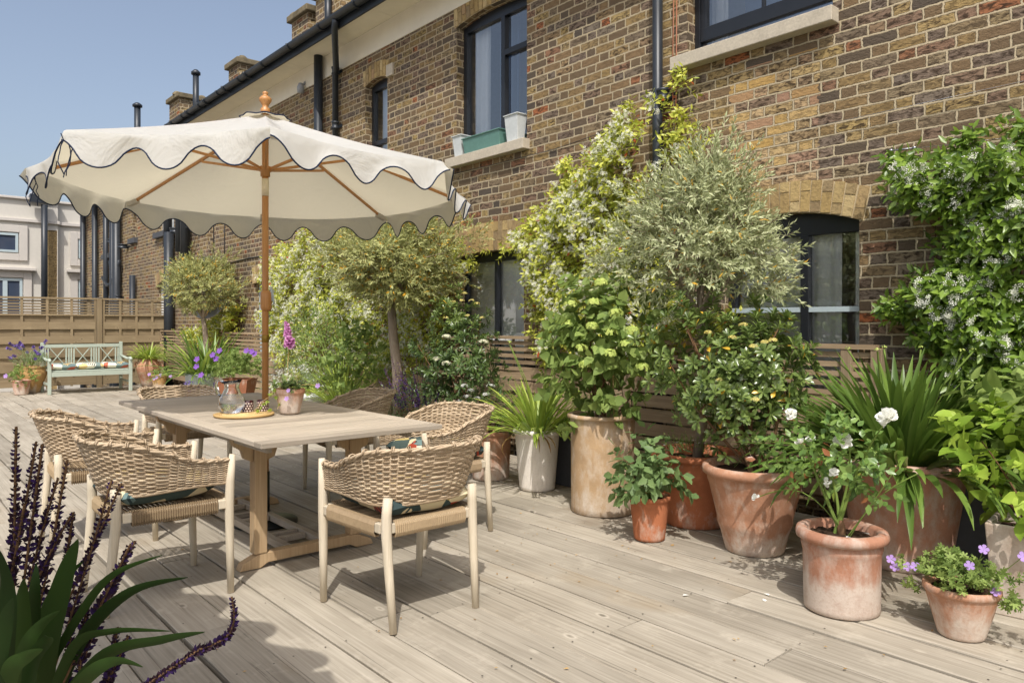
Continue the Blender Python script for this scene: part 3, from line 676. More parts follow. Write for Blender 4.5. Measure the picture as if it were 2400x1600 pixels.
# things on the window sill
def trough(x, L, z, name, label, mat, h=.16, w=.13, taper=.02):
    o = empty(name, (x, YW-.01, z), 0, label, 'planter'); m_ = MB()
    for (l0, w0, z0, l1, w1, z1) in ((L-2*taper, w-taper*2, 0, L, w, h), (L+.02, w+.02, h, L+.02, w+.02, h+.012)):
        vs = [(sx*l0/2, sy*w0/2, z0) for sx, sy in ((-1, -1), (1, -1), (1, 1), (-1, 1))]+[(sx*l1/2, sy*w1/2, z1) for sx, sy in ((-1, -1), (1, -1), (1, 1), (-1, 1))]
        m_.add(vs, [(0, 1, 5, 4), (1, 2, 6, 5), (2, 3, 7, 6), (3, 0, 4, 7), (3, 2, 1, 0), (4, 5, 6, 7)])
    m_.build('box', mat, o, .003); s_ = MB(); s_.bb(-L/2+.01, L/2-.01, -w/2+.01, w/2-.01, h+.008, h+.016); s_.build('soil', M['soil'], o); return o
M['grnplastic'] = plain('green_plastic', srgb(96, 134, 124), .5, .4)
w2 = WIN[1]; xr = w2['x1']; xl = w2['x0']
trough((xl+xr)/2-.07, .62, w2['z0']+.003, 'trough_planter', 'long green plastic trough on the upper window sill between two white boxes', M['grnplastic'])
trough(xr-.16, .20, w2['z0']+.003, 'box_planter', 'tall white box planter at the right end of the upper window sill', M['ltgrey'], .26, .13)
trough(xl+.1, .16, w2['z0']+.003, 'box_planter', 'white box planter at the left end of the upper window sill', M['ltgrey'], .22, .13)
# satellite dish
ds = empty('satellite_dish', WY(545, 715, YW), 0, 'grey satellite dish on the brick wall behind the small olive tree', 'satellite dish')
m_ = MB(); R_ = .33
m_.lathe([(0, .0), (R_*.4, .015), (R_*.75, .05), (R_, .09), (R_, .10), (R_*.75, .06), (R_*.4, .025), (0, .01)], 28)
q = m_.build('dish', M['lead'], ds); q.rotation_euler = (math.radians(62), 0, math.radians(35)); q.location = (0, -.35, 0)
m_ = MB(); m_.tube([(0, 0, -.1), (0, -.2, -.12), (0, -.33, 0)], .02, 7); m_.tube([(0, -.34, -.2), (.15, -.75, -.05)], .01, 6); m_.build('bracket', M['lead'], ds)

# ================================================================== PALE RENDERED BUILDING
XB = -27.6
rb = empty('rendered_building', (XB, 0, -3.2), 0, 'pale rendered building with grey framed windows beyond the wooden fence', 'building')
yb = lambda px: WX(px, 600, XB).y; zb = lambda px, py: WX(px, py, XB).z
ztp = zb(60, 468); zband = zb(60, 517)
m_ = MB(); m_.bb(XB-8, XB, -14, yb(108), -3.2, ztp); m_.bb(XB-8, XB-.0, yb(134), yb(134)+.02, -3.2, ztp); m_.bb(XB-8, XB-.25, yb(134)+.02, yb(320), -3.2, ztp); loc(m_.build('wall', M['render']), rb)
m_ = MB(); m_.bb(XB-8, XB-.02, yb(108), yb(134), -3.2, ztp-.9); loc(m_.build('brick_pier', M['brick_far'], None, 0, lambda c, n: (c.y, c.z)), rb)
m_ = MB(); m_.bb(XB-7, XB+.0, yb(108), yb(134), ztp-.9, ztp); loc(m_.build('pier_head', M['render']), rb)
m_ = MB(); m_.bb(XB-8.1, XB+.10, -14, yb(134)+.06, ztp, ztp+.07); m_.bb(XB-8.1, XB-.15, yb(134)+.06, yb(330), ztp, ztp+.07); m_.bb(XB, XB+.09, -14, yb(134)+.06, zband-.05, zband+.05); m_.bb(XB-.25, XB-.16, yb(134)+.08, yb(320), zband-.05, zband+.05); loc(m_.build('cornice', M['render2'], None, .01), rb)
def bwin(pa, pb, ya, yb_, X, trim=.25, mull=None, hood=False, tilt=False):
    y0, y1 = yb(pa), yb(pb); z1, z0 = zb((pa+pb)/2, ya), zb((pa+pb)/2, yb_)
    f = MB(); t = .07
    for a, c_, e, g_ in ((y0, y0+t, z0, z1), (y1-t, y1, z0, z1), (y0+t, y1-t, z1-t, z1), (y0+t, y1-t, z0, z0+t)): f.bb(X-.02, X+.05, a, c_, e, g_)
    if mull: f.bb(X-.02, X+.045, (y0+y1)/2-.06, (y0+y1)/2+.06, z0+t, z1-t)
    wo2 = loc(f.build('window', M['ltblue'], None), rb)
    p = MB(); p.add([(X+.012, y0+.02, z0+.02), (X+.012, y1-.02, z0+.02), (X+.012, y1-.02, z1-.02), (X+.012, y0+.02, z1-.02)], [(0, 1, 2, 3)]); p.build('pane', M['paneb'], wo2)
    s_ = MB(); T = trim
    for a, c_, e, g_ in ((y0-T, y0-.03, z0-T, z1+T), (y1+.03, y1+T, z0-T, z1+T), (y0-.03, y1+.03, z1+.03, z1+T), (y0-.03, y1+.03, z0-T, z0-.04)): s_.bb(X-.01, X+.07, a, c_, e, g_)
    if hood: s_.bb(X-.01, X+.22, y0-T-.1, y1+T+.1, z1+T, z1+T+.09)
    s_.build('surround', M['render2'], wo2, .01)
t = NT('dark_pane'); t.prin(srgb(62, 72, 90), .06, None, .8); M['paneb'] = t.mat
bwin(-30, 42, 545, 590, XB); bwin(-30, 52, 652, 740, XB, .25, True, True); bwin(188, 215, 562, 605, XB-.25); bwin(188, 215, 657, 740, XB-.25, .25, None, True)
p = MB(); p.tube([WX(104, 480, XB+.3)*1.0, WX(104, 760, XB+.3)], .09, 10); p.box(WX(92, 466, XB+.3), (.2, .5, .25)); loc(p.build('downpipe', M['black']), rb)
p = MB(); p.tube([WX(62, 464, XB-.6), WX(80, 448, XB-.9), WX(160, 455, XB-1)], .05, 6); loc(p.build('roof_rail', M['lead']), rb)

# ================================================================== FENCES
XF = -16.9
def fence_panel(parent, y0, y1):
    rr = random.Random(int(y0*10)); m_ = MB(); b0 = MB()
    nb = 9; zbase = .07
    for i in range(nb+1):
        z = zbase+i*.138; h = .125
        if z+h > 1.45: h = 1.44-z
        xo = XF+.022 if i % 2 == 0 else XF-.012
        n = 6; a, bq = y0+.03, y1-.03; vs = []
        for j in range(n+1):
            y = a+(bq-a)*j/n; wv = .006*math.sin(j*PI+i)*1.0
            vs += [(xo+wv, y, z), (xo+wv+.009, y, z), (xo+wv+.009, y, z+h+.02), (xo+wv, y, z+h+.02)]
        fs = [(j*4+k, j*4+(k+1) % 4, (j+1)*4+(k+1) % 4, (j+1)*4+k) for j in range(n) for k in range(4)]+[(3, 2, 1, 0), tuple(n*4+k for k in range(4))]
        m_.add(vs, fs)
    for i in range(5): m_.bb(XF-.004, XF+.012, y0+.03, y1-.03, 1.49+i*.055, 1.52+i*.055)
    m_.build('fence_panel', M['fence'], parent)
    nv = 5
    for i in range(nv):
        y = y0+.03+(y1-y0-.06)*i/(nv-1); b0.bb(XF-.004+.014, XF+.030, y-.022, y+.022, .05, 1.78)
    b0.bb(XF-.02, XF+.04, y0+.0, y1-.0, 1.765, 1.80); b0.bb(XF-.014, XF+.036, y0+.053, y1-.053, 1.44, 1.475)
    return b0.build('panel_frame', M['fencev'], parent)
fe = empty('wooden_fence', (0, 0, 0), 0, 'tall wooden fence of lapped boards with a slatted top behind the bench', 'fence')
ys = [-3.70, -1.87, -.04, 1.78, 3.60, 4.98]
for a, c_ in zip(ys[:-1], ys[1:]): fence_panel(fe, a+.05, c_-.04)
for y in ys[1:]:
    m_ = MB(); m_.bb(XF-.03, XF+.06, y-.04, y+.045, -.1, 1.80); m_.build('post', M['fencev'], fe, .004)
# low trellis along the deck edge
YT = 4.78
tr = empty('trellis_fence', (0, 0, 0), 0, 'low weathered slatted trellis between the deck and the brick wall', 'fence')
tx_ = [-16.85+1.83*i for i in range(9)]; tx_ = [x for x in tx_ if x < -2.1]+[-2.02]
for i, (a, c_) in enumerate(zip(tx_[:-1], tx_[1:])):
    m_ = MB(); zt_ = 1.147+.012*math.sin(i*2.3)
    m_.bb(a, c_, YT-.035, YT+.02, zt_-.03, zt_)
    for j in range(5): m_.bb(a+.02, c_-.02, YT-.012+.010*(j % 2), YT-.004+.010*(j % 2), zt_-.085-j*.062, zt_-.05-j*.062)
    for j in range(7):
        z = zt_-.42-j*.115
        if z < .1: break
        n = 6; vs = []
        for q in range(n+1):
            x = a+.02+(c_-a-.04)*q/n; wv = .010*math.sin(q*PI/2+j*PI)
            vs += [(x, YT-.01+wv, z), (x, YT-.002+wv, z), (x, YT-.002+wv, z+.10), (x, YT-.01+wv, z+.10)]
        m_.add(vs, [(q*4+k, q*4+(k+1) % 4, (q+1)*4+(k+1) % 4, (q+1)*4+k) for q in range(n) for k in range(4)])
    m_.build('slat_panel', M['trel'], tr)
    m_ = MB(); 
    for q in range(1, 5): x = a+(c_-a)*q/5; m_.bb(x-.012, x+.012, YT+.014, YT+.028, .1, zt_-.03)
    m_.build('batten', M['trelv'], tr)
for x in tx_:
    m_ = MB(); m_.bb(x-.035, x+.035, YT-.0305, YT+.03, -.1, 1.12); m_.build('post', M['trelv'], tr, .004)

# ================================================================== PARASOL
def parasol(cx, cy, dz, label, ph=math.radians(-70.8), flare=0.0, R=1.31):
    root = empty('parasol', (cx, cy, 0), 0, label, 'parasol')
    ze, za = 2.172+dz, 2.615+dz
    tz_ = lambda v: Vector((v.x, v.y, v.z-.030*(v.x*FW[0]+v.y*FW[1])))
    def cdir(k): a = ph+k*PI/4; return Vector((RT[0]*math.cos(a)+FW[0]*math.sin(a), RT[1]*math.cos(a)+FW[1]*math.sin(a), 0))
    C = [cdir(k)*R for k in range(8)]
    vs = []; fs = []; NR, NS = 10, 24; idx = {}
    rr = random.Random(3)
    def pt(k, s, r):          # k side, s 0..1 along side, r 0..1 outwards
        a, b_ = C[k % 8], C[(k+1) % 8]; e = a.lerp(b_, s)
        p = e*r; edge = math.sin(PI*s)
        z = za+(ze-za)*r-.045*edge*math.sin(PI*min(1, r*.9))-.012*edge*r
        z -= .02*math.sin(PI*r)
        z -= .030*(p.x*FW[0]+p.y*FW[1])
        return Vector((p.x*(1-.02*edge*r), p.y*(1-.02*edge*r), z))
    def edgev(k, s, q):       # hanging valance q 0..1
        e = pt(k, s, 1.0); n = Vector((e.x, e.y, 0)).normalized(); ph3 = 3*s
        dpt = .128-.062*math.cos(2*PI*ph3)*(1 if .0 < s < 1 else 1)
        c0 = math.cos(2*PI*ph3); c0 = math.copysign(abs(c0)**.75, c0)
        dpt = .120-.054*c0
        cor = math.exp(-((min(s, 1-s))/.05)**2)
        dpt -= .012*cor
        out = .018*q*math.sin(2*PI*ph3*1.0+k*1.7)+.012*q*math.sin(9*s+k*2.1)
        if (k % 8) in (0, 1): out += .03*q*q
        out += flare*dpt*q
        return e+n*(.012+out+.012*q)+Vector((0, 0, -dpt*q))
    for k in range(8):
        for i in range(NS):
            for j in range(NR):
                q4 = [pt(k, i/NS, j/NR), pt(k, (i+1)/NS, j/NR), pt(k, (i+1)/NS, (j+1)/NR), pt(k, i/NS, (j+1)/NR)]
                ids = []
                for p in q4:
                    key = (round(p.x, 4), round(p.y, 4), round(p.z, 4))
                    if key not in idx: idx[key] = len(vs); vs.append(p)
                    ids.append(idx[key])
                ids = tuple(dict.fromkeys(ids))
                if len(ids) > 2: fs.append(ids)
    m_ = MB(); m_.add(vs, fs, 0, True); m_.build('canopy', M['canvas'], root)
    m_ = MB(); NV = 6
    for k in range(8):
        n = 48; rows = [[edgev(k, i/n, q/NV) if q else pt(k, i/n, 1.0) for i in range(n+1)] for q in range(NV+1)]
        b0 = [p for r_ in rows for p in r_]
        m_.add(b0, [(q*(n+1)+i, q*(n+1)+i+1, (q+1)*(n+1)+i+1, (q+1)*(n+1)+i) for q in range(NV) for i in range(n)], 0, True)
    val = m_.build('valance', M['canvas'], root)
    m_ = MB()
    for k in range(8): m_.tube([edgev(k, i/60, 1.0) for i in range(61)], .0042, 5)
    m_.build('piping', M['piping'], val)
    # small vent tier on top
    m_ = MB(); vs = [Vector((0, 0, za+.006))]; 
    for k in range(8):
        for s in range(6): e = C[k].lerp(C[(k+1) % 8], s/6)*.12; vs.append(Vector((e.x, e.y, za-.034+.006*abs(math.cos(PI*s/6)))))
    m_.add(vs, [(0, 1+i, 1+(i+1) % 48) for i in range(48)], 0, True); v_ = m_.build('vent_cap', M['canvas'], root)
    m_ = MB(); m_.tube(vs[1:]+[vs[1]], .004, 5); m_.build('piping', M['piping'], v_)
    m_ = MB(); m_.lathe([(.03, 0), (.03, .02), (.018, .03), (.022, .045), (.038, .07), (.04, .085), (.026, .10), (.014, .108), (.018, .116), (.018, .126), (.0, .136)], 20, (0, 0, za+.012)); m_.build('finial', M['pole'], root)
    m_ = MB(); m_.tube([(0, 0, .30), (0, 0, za+.04)], .0205, 20); po = m_.build('pole', M['pole'], root)
    m_ = MB(); m_.lathe([(.0212, 0), (.0222, 0), (.0222, .11), (.0212, .11)], 20, (0, 0, 2.09+dz)); m_.build('label', M['label'], po)
    m_ = MB(); m_.lathe([(.0212, 0), (.0235, .002), (.0235, .045), (.0212, .047)], 20, (0, 0, 1.155+dz)); m_.build('brass_collar', M['brass'], po)
    cb = MB(); cb.lathe([(.0, 0), (.022, 0), (.034, .014), (.036, .03), (.036, .09), (.034, .12), (.022, .132), (0, .132)], 20, (0.004, 0.004, 1.355+dz)); cbo = cb.build('crank_box', M['pole'], root)
    cb = MB(); h = Vector((RT[0], RT[1], 0)); cb.tube([h*.03+Vector((0, 0, 1.39+dz)), h*.055+Vector((0, 0, 1.40+dz)), h*.045+Vector((0, 0, 1.49+dz))], .006, 6); cb.tube([h*.04+Vector((0, 0, 1.42+dz)), h*.036+Vector((0, 0, 1.51+dz))], .009, 6); cb.build('crank_handle', M['zinc'], cbo)
    m_ = MB(); m_.tube([(0, 0, .05), (0, 0, .33)], .0275, 18); m_.lathe([(0, 0), (.20, 0), (.20, .02), (.05, .03), (.04, .06), (.03, .08), (0, .08)], 24); m_.build('base_sleeve', M['sleeve'], root)
    m_ = MB(); zh = 2.245+dz; m_.lathe([(.021, -.03), (.030, -.03), (.030, 0), (.045, .005), (.045, .03), (.030, .035), (.021, .035)], 20, (0, 0, zh)); m_.lathe([(.021, 0), (.045, .0), (.045, .03), (.021, .03)], 20, (0, 0, za-.07)); m_.build('hub', M['pole'], root)
    for k in range(8):
        d_ = cdir(k); m_ = MB(); m_.bar(d_*.04+Vector((0, 0, za-.055)), tz_(d_*(R-.03)+Vector((0, 0, ze-.028))), .014, .02); rb_ = m_.build('rib', M['pole'], root, .003)
        m_ = MB(); m_.bar(d_*.04+Vector((0, 0, zh+.015)), tz_(d_*.56+Vector((0, 0, za-.055+(ze-za)*.40-.012))), .012, .016); m_.build('strut', M['pole'], rb_)
        m_ = MB(); m_.bar(tz_(d_*(R-.11)+Vector((0, 0, ze-.010))), tz_(d_*(R-.02)+Vector((0, 0, ze-.030))), .035, .03); m_.build('pocket', M['canvas'], rb_)
    for k in (6, 7):
        for t_ in range(3):
            e = C[k % 8]*(1.0); r_ = random.Random(k*3+t_); o_ = Vector((r_.uniform(-.04, .04), r_.uniform(-.04, .04), ze-.03)); p = tz_(e+o_); pts = [p]
            for i in range(7): p = p+Vector((r_.uniform(-.014, .014), r_.uniform(-.014, .014), -.028)); pts.append(p)
            m_ = MB(); m_.tube(pts, .0028, 5); m_.build('tie', M['piping'], root)
    return root
parasol(-4.644, 1.942, 0, 'cream canvas parasol with scalloped navy-piped edge standing through the table')
pc = Vector((RT[0]*-2.1+FW[0]*.54, RT[1]*-2.1+FW[1]*.54, 0))
parasol(pc.x, pc.y, .20, 'second cream parasol whose scalloped shade falls on the deck beside the purple flowers', math.radians(-67.5), 1.35, 1.42)

# ================================================================== TABLE
tb = empty('dining_table', (-4.45, 1.83, 0), 0, 'long weathered teak trestle table under the parasol', 'table')
def tl(o): o.parent = tb; o.matrix_parent_inverse = Matrix.Translation(-Vector(tb.location)); return o
X0, X1, Y0, Y1, ZTp = -5.70, -3.24, 1.335, 2.325, .74
def tabletop():
    m_ = MB(); mx_ = [MB(), MB()]; b_ = .085; th = .026
    sects = [(X0, -4.93), (-4.925, -4.02), (-4.015, X1)]
    for (a, c_) in sects:
        m_.bb(a, a+b_, Y0+.002, Y1-.002, ZTp-th, ZTp-.0005) if a == X0 else None
        if c_ == X1: m_.bb(c_-b_, c_, Y0, Y1, ZTp-th, ZTp-.0005)
        xa = a+b_+.002 if a == X0 else a; xb = c_-b_-.002 if c_ == X1 else c_
        n = max(1, round((xb-xa)/.076)); w_ = (xb-xa)/n
        for i in range(n):
            m_.bb(xa+i*w_+.0024, xa+(i+1)*w_-.0024, Y0+b_+.001, Y1-b_-.001, ZTp-.02, ZTp-.001)
        mx_[0].bb(xa, xb, Y0, Y0+b_, ZTp-th, ZTp); mx_[1].bb(xa, xb, Y1-b_, Y1, ZTp-th, ZTp)
    o = tl(m_.build('tabletop', M['teak'], None, .003)); [q.build('edge_rail', M['teakx'], o, .004) for q in mx_]; return o
tabletop()
for xx in (-3.83, -5.12):
    for yy in (1.565, 2.12):
        m_ = MB(); m_.bb(xx-.035, xx+.035, yy-.035, yy+.035, .075, .66); tl(m_.build('leg', M['teakf'], None, .006))
        for s_ in (-1, 1):
            m_ = MB()
            pts = [(0, 0), (.11, 0), (.10, -.03), (.06, -.055), (.045, -.10), (0, -.12)]
            vs = [(xx-.02, yy+s_*(.036+a), .675+z) for a, z in pts]+[(xx+.02, yy+s_*(.036+a), .675+z) for a, z in pts]; n = len(pts)
            m_.add(vs, [tuple(range(n)), tuple(range(2*n-1, n-1, -1))]+[(i, n+i, n+(i+1) % n, (i+1) % n) for i in range(n)])
            tl(m_.build('bracket', M['teakf'], None, .003))
    m_ = MB(); pts = [(-.39, 0), (-.28, 0), (-.24, .022), (.24, .022), (.28, 0), (.39, 0), (.375, .035), (.28, .075), (-.28, .075), (-.375, .035)]; n = len(pts)
    vs = [(xx-.03, 1.845+a, z) for a, z in pts]+[(xx+.03, 1.845+a, z) for a, z in pts]
    m_.add(vs, [tuple(range(n)), tuple(range(2*n-1, n-1, -1))]+[(i, n+i, n+(i+1) % n, (i+1) % n) for i in range(n)]); tl(m_.build('foot', M['teakf'], None, .004))
    m_ = MB(); m_.bb(xx-.0255, xx+.0255, 1.42, 2.27, .66, .712); tl(m_.build('cross_rail', M['teakf'], None, .004))
m_ = MB(); 
for y in (1.44, 2.22): m_.bb(-5.55, -3.40, y-.015, y+.015, .665, .715)
tl(m_.build('apron', M['teakx'], None, .003))
m_ = MB()
for y in (1.74, 1.95): m_.bb(-5.085, -3.865, y-.02, y+.02, .035, .075)
for x in (-4.95, -4.56, -4.72, -4.15, -4.05): m_.bb(x-.02, x+.02, 1.765, 1.925, .04, .07)
tl(m_.build('stretcher', M['teakx'], None, .003))

# ================================================================== CHAIRS
def make_chair(label):
    root = empty('armchair', (0, 0, 0), 0, label, 'chair', 'rattan armchairs round the table')
    def U(u, v):                 # u -1..1 round the back, v 0 low .. 1 high
        a = abs(u); sgn = 1 if u >= 0 else -1
        hwb, hwt = .250, .298; ybb, ybt = -.235, -.325
        hw = hwb+(hwt-hwb)*v; yb_ = ybb+(ybt-ybb)*v
        if a > .60: t_ = (a-.60)/.40; x = hw*(1-.03*t_*v)-.0+.0; y = -.02+t_*.27; x = hw-(hw-.266)*t_*1.0
        else:
            th = a/.60*PI/2; e = .72; x = hw*abs(math.sin(th))**e; y = -.02-(-.02-yb_)*abs(math.cos(th))**e
        back = 1/(1+math.exp((a-.60)*13)); zt_ = .630+.120*back; zb_ = .525-.015*back
        # droop of the rim just behind the arm ends
        return Vector((sgn*x, y, zb_+(zt_-zb_)*v))
    NST = 38; rowsN = 21; m_ = MB(); SEG = 4
    us = [-1+2*i/(NST*SEG) for i in range(NST*SEG+1)]
    for r_ in range(rowsN):
        v = .03+.92*r_/(rowsN-1); vs = []
        for i, u in enumerate(us):
            p = U(u, v); p2 = U(min(1, u+.01), v); p1 = U(max(-1, u-.01), v); t_ = (p2-p1).normalized(); nn = t_.cross(Vector((0, 0, 1))).normalized()
            w_ = .0040*math.cos(PI*i/SEG+PI*r_); c_ = p+nn*w_; hh = (U(u, 1)-U(u, 0)).length/(rowsN)*.50; rr_ = .0038
            up = (U(u, min(1, v+.05))-U(u, max(0, v-.05))).normalized()
            for a_ in range(6): vs.append(c_+nn*rr_*math.cos(a_*PI/3)+up*hh*math.sin(a_*PI/3))
        n = len(us); m_.add(vs, [(i*6+j, i*6+(j+1) % 6, (i+1)*6+(j+1) % 6, (i+1)*6+j) for i in range(n-1) for j in range(6)], 0, True)
    for s_ in range(NST):
        u = -1+2*(s_+.5)/NST; m_.tube([U(u, 0), U(u, .33), U(u, .66), U(u, .98)], .0034, 5)
    bk = m_.build('backrest', M['rattan'], root)
    m_ = MB()
    for q in range(3):
        pts = []
        for i, u in enumerate([-1+2*i/160 for i in range(161)]):
            p = U(u, 1.0); t_ = (U(min(1, u+.01), 1)-U(max(-1, u-.01), 1)).normalized(); nn = t_.cross(Vector((0, 0, 1))).normalized(); a_ = i*.42+q*2*PI/3
            pts.append(p+nn*.0075*math.cos(a_)+Vector((0, 0, .005*math.sin(a_)+.002)))
        m_.tube(pts, .0056, 6)
    for s_ in range(0, 40):
        u = -.97+1.94*s_/39
        p = U(u, 1.0); t_ = (U(min(1, u+.01), 1)-U(max(-1, u-.01), 1)).normalized(); nn = t_.cross(Vector((0, 0, 1))).normalized()
        if s_ % 2 == 0:
            for dd in (-.004, .004): m_.tube([p+t_*dd+nn*.017*math.cos(a)+Vector((0, 0, .004+.016*math.sin(a))) for a in [PI*1.15-i*PI*1.3/6 for i in range(7)]], .0026, 5)
    m_.tube([U(-1+2*i/120, 0)+Vector((0, 0, -.002)) for i in range(121)], .0075, 6)
    m_.build('rim', M['rattan'], bk)
    for s_ in (-1, 1):
        m_ = MB(); m_.tube([(s_*.262, .262, 0), (s_*.266, .256, .22), (s_*.270, .252, .42), (s_*.270, .256, .53), (s_*.268, .268, .655)], [.0155, .019, .022, .020, .0145], 14); m_.build('leg', M['leg'], root)
        m_ = MB(); m_.tube([(s_*.215, -.262, 0), (s_*.221, -.240, .22), (s_*.225, -.224, .40), (s_*.224, -.224, .48), (s_*.220, -.228, .55)], [.0155, .019, .022, .0215, .0195], 14); m_.build('leg', M['leg'], root)
    m_ = MB()
    for s_ in (-1, 1):
        m_.bar((s_*.266, .235, .425), (s_*.228, -.20, .42), .028, .042)
    m_.bar((-.25, .25, .425), (.25, .25, .425), .028, .042); m_.bar((-.21, -.213, .42), (.21, -.213, .42), .028, .042); sf = m_.build('seat_frame', M['leg'], root, .004)
    m_ = MB()
    def wrap(a, b_, n, rx, rz):
        a = Vector(a); b_ = Vector(b_); d_ = (b_-a).normalized(); s_ = d_.cross(Vector((0, 0, 1))); vs = []
        for i in range(n*2+1):
            k_ = 1 if i % 2 else .80; c_ = a.lerp(b_, i/(n*2))
            for j in range(8): t_ = 2*PI*(j+.5)/8; vs.append(c_+s_*rx*k_*max(-.85, min(.85, math.cos(t_)*1.2))+Vector((0, 0, rz*k_*max(-.9, min(.9, math.sin(t_)*1.2)))))
        m_.add(vs, [(i*8+j, i*8+(j+1) % 8, (i+1)*8+(j+1) % 8, (i+1)*8+j) for i in range(n*2) for j in range(8)])
    wrap((-.225, .25, .42), (.225, .25, .42), 40, .026, .040); wrap((-.185, -.213, .415), (.185, -.213, .415), 36, .026, .040)
    for s_ in (-1, 1): wrap((s_*.262, .20, .42), (s_*.232, -.165, .415), 36, .026, .040)
    for i in range(42):
        y = -.19+.43*i/41; hw = .225+.03*(i/41); m_.tube([(-hw, y, .438), (-hw*.5, y, .436+.004*(i % 2)), (0, y, .434+.004*((i+1) % 2)), (hw*.5, y, .436+.004*(i % 2)), (hw, y, .438)], .0052, 4)
    m_.build('seat', M['cord'], root)
    return root
def cushion_mesh(w, d_, h, nm):
    m_ = MB(); n = 20; vs = []
    for side in (1, -1):
        for i in range(n+1):
            for j in range(n+1):
                u, v = -1+2*i/n, -1+2*j/n; f = (1-abs(u)**4.5)*(1-abs(v)**4.5); f = max(0, f)**.42
                bl = 1-.05*(abs(u*v))**2
                vs.append((u*w/2*bl*(1-.04*(1-v*v)), v*d_/2*bl*(1-.04*(1-u*u)), h/2+side*h/2*f*(1 if side > 0 else .9)+.004*math.sin(5*u+3*v)))
    N = (n+1)*(n+1); fs = [(i*(n+1)+j, (i+1)*(n+1)+j, (i+1)*(n+1)+j+1, i*(n+1)+j+1) for i in range(n) for j in range(n)]
    fs += [tuple(N+q for q in reversed(f)) for f in fs[:]]
    m_.add(vs, fs, 0, True)
    return m_
def make_cushion(label, mat, w=.47, d_=.46, h=.125):
    o = cushion_mesh(w, d_, h, 'c').build('seat_cushion', mat); tag(o, label, 'cushion', 'patterned cushions on the armchairs'); return o
ch0 = None
CH = [((-2.90, 1.86), 90, 'rattan armchair at the near end of the table, its back to the camera', 'patterned cushion on the armchair at the near end of the table'),
      ((-3.815, 1.055), 0, 'rattan armchair with dark cushion beside the purple flower spikes', 'dark patterned cushion on the armchair nearest the purple flower spikes'),
      ((-4.97, 1.05), -3, 'rattan armchair without cushion second from the front on the left side', None),
      ((-6.22, 1.93), -88, 'rattan armchair at the far end of the table, facing the camera', None),
      ((-5.12, 2.80), 172, 'dark shaded rattan armchair behind the flower pot on the far long side', None),
      ((-3.78, 2.66), 180, 'rattan armchair with green cushion between the table and the terracotta pots', 'green patterned cushion on the armchair in front of the terracotta pots')]
cu0 = None
for (x, y), ang, lab, cl in CH:
    c_ = make_chair(lab) if ch0 is None else copy_tree(ch0)
    if ch0 is None: ch0 = c_
    c_.location = (x, y, 0); c_.rotation_euler = (0, 0, math.radians(ang)); c_['label'] = lab
    if cl:
        q = make_cushion(cl, M['ikat']) if cu0 is None else cu0.copy()
        if cu0 is None: cu0 = q
        else: COL.objects.link(q)
        q['label'] = cl; q.location = (x, y, .446); q.rotation_euler = (math.radians(2), 0, math.radians(ang+2))

# ================================================================== BENCH
bn = empty('garden_bench', (-15.98, 3.2, 0), 0, 'sage green wooden bench with crossed back slats against the fence', 'bench')
BW = 1.40; y0 = -BW/2; y1 = BW/2; f_, k_ = .36, -.36
for y in (y0+.03, y1-.03):
    m_ = MB(); m_.bb(k_-.025, k_+.025, y-.028, y+.028, 0, .93); m_.build('leg', M['bench'], bn, .005)
    m_ = MB(); m_.bb(f_-.025, f_+.025, y-.028, y+.028, 0, .60); m_.build('leg', M['bench'], bn, .005)
    m_ = MB(); m_.tube([(k_, y, .66), (-.1, y, .635), (.15, y, .61), (.36, y, .625), (.43, y, .605)], [.02, .024, .026, .03, .022], 8); m_.build('arm', M['bench'], bn)
m_ = MB()
for i in range(7): m_.bb(-.32+.097*i, -.32+.097*i+.08, y0+.06, y1-.06, .405, .425)
m_.build('seat', M['bench'], bn, .003)
m_ = MB(); m_.bb(f_-.015, f_+.02, y0+.06, y1-.06, .32, .40); m_.bb(k_-.02, k_+.02, y0+.06, y1-.06, .33, .40)
for y in (y0+.03, y1-.03): m_.bb(k_+.03, f_-.03, y-.012, y+.012, .16, .20)
m_.build('seat_rail', M['bench'], bn, .003)
m_ = MB(); m_.bb(k_-.018, k_+.018, y0+.06, y1-.06, .83, .89); m_.bb(k_-.016, k_+.016, y0+.06, y1-.06, .44, .49)
pw = (BW-.12)/3
for i in range(3):
    a = y0+.06+pw*i; c_ = a+pw
    for t_ in (a+.02, a+.065, c_-.065, c_-.02): m_.bb(k_-.010, k_+.010, t_-.012, t_+.012, .49, .83)
    m_.bar((k_-.004, a+.085, .49), (k_-.004, c_-.085, .83), .014, .026, (1, 0, 0)); m_.bar((k_+.006, c_-.085, .49), (k_+.006, a+.085, .83), .014, .026, (1, 0, 0))
m_.build('backrest', M['bench'], bn, .002)
for i, lab in enumerate(('pale patterned cushion at the left end of the bench', 'pale patterned cushion in the middle of the bench', 'pale patterned cushion at the right end of the bench')):
    q = cushion_mesh(.42, .46, .13, 'c').build('bench_cushion', M['ikat2']); tag(q, lab, 'cushion', 'cushions on the garden bench'); q.location = (-15.93, 2.78+.44*i, .424); q.rotation_euler = (0, 0, .05*(i-1)); q.rotation_euler.z += i*PI

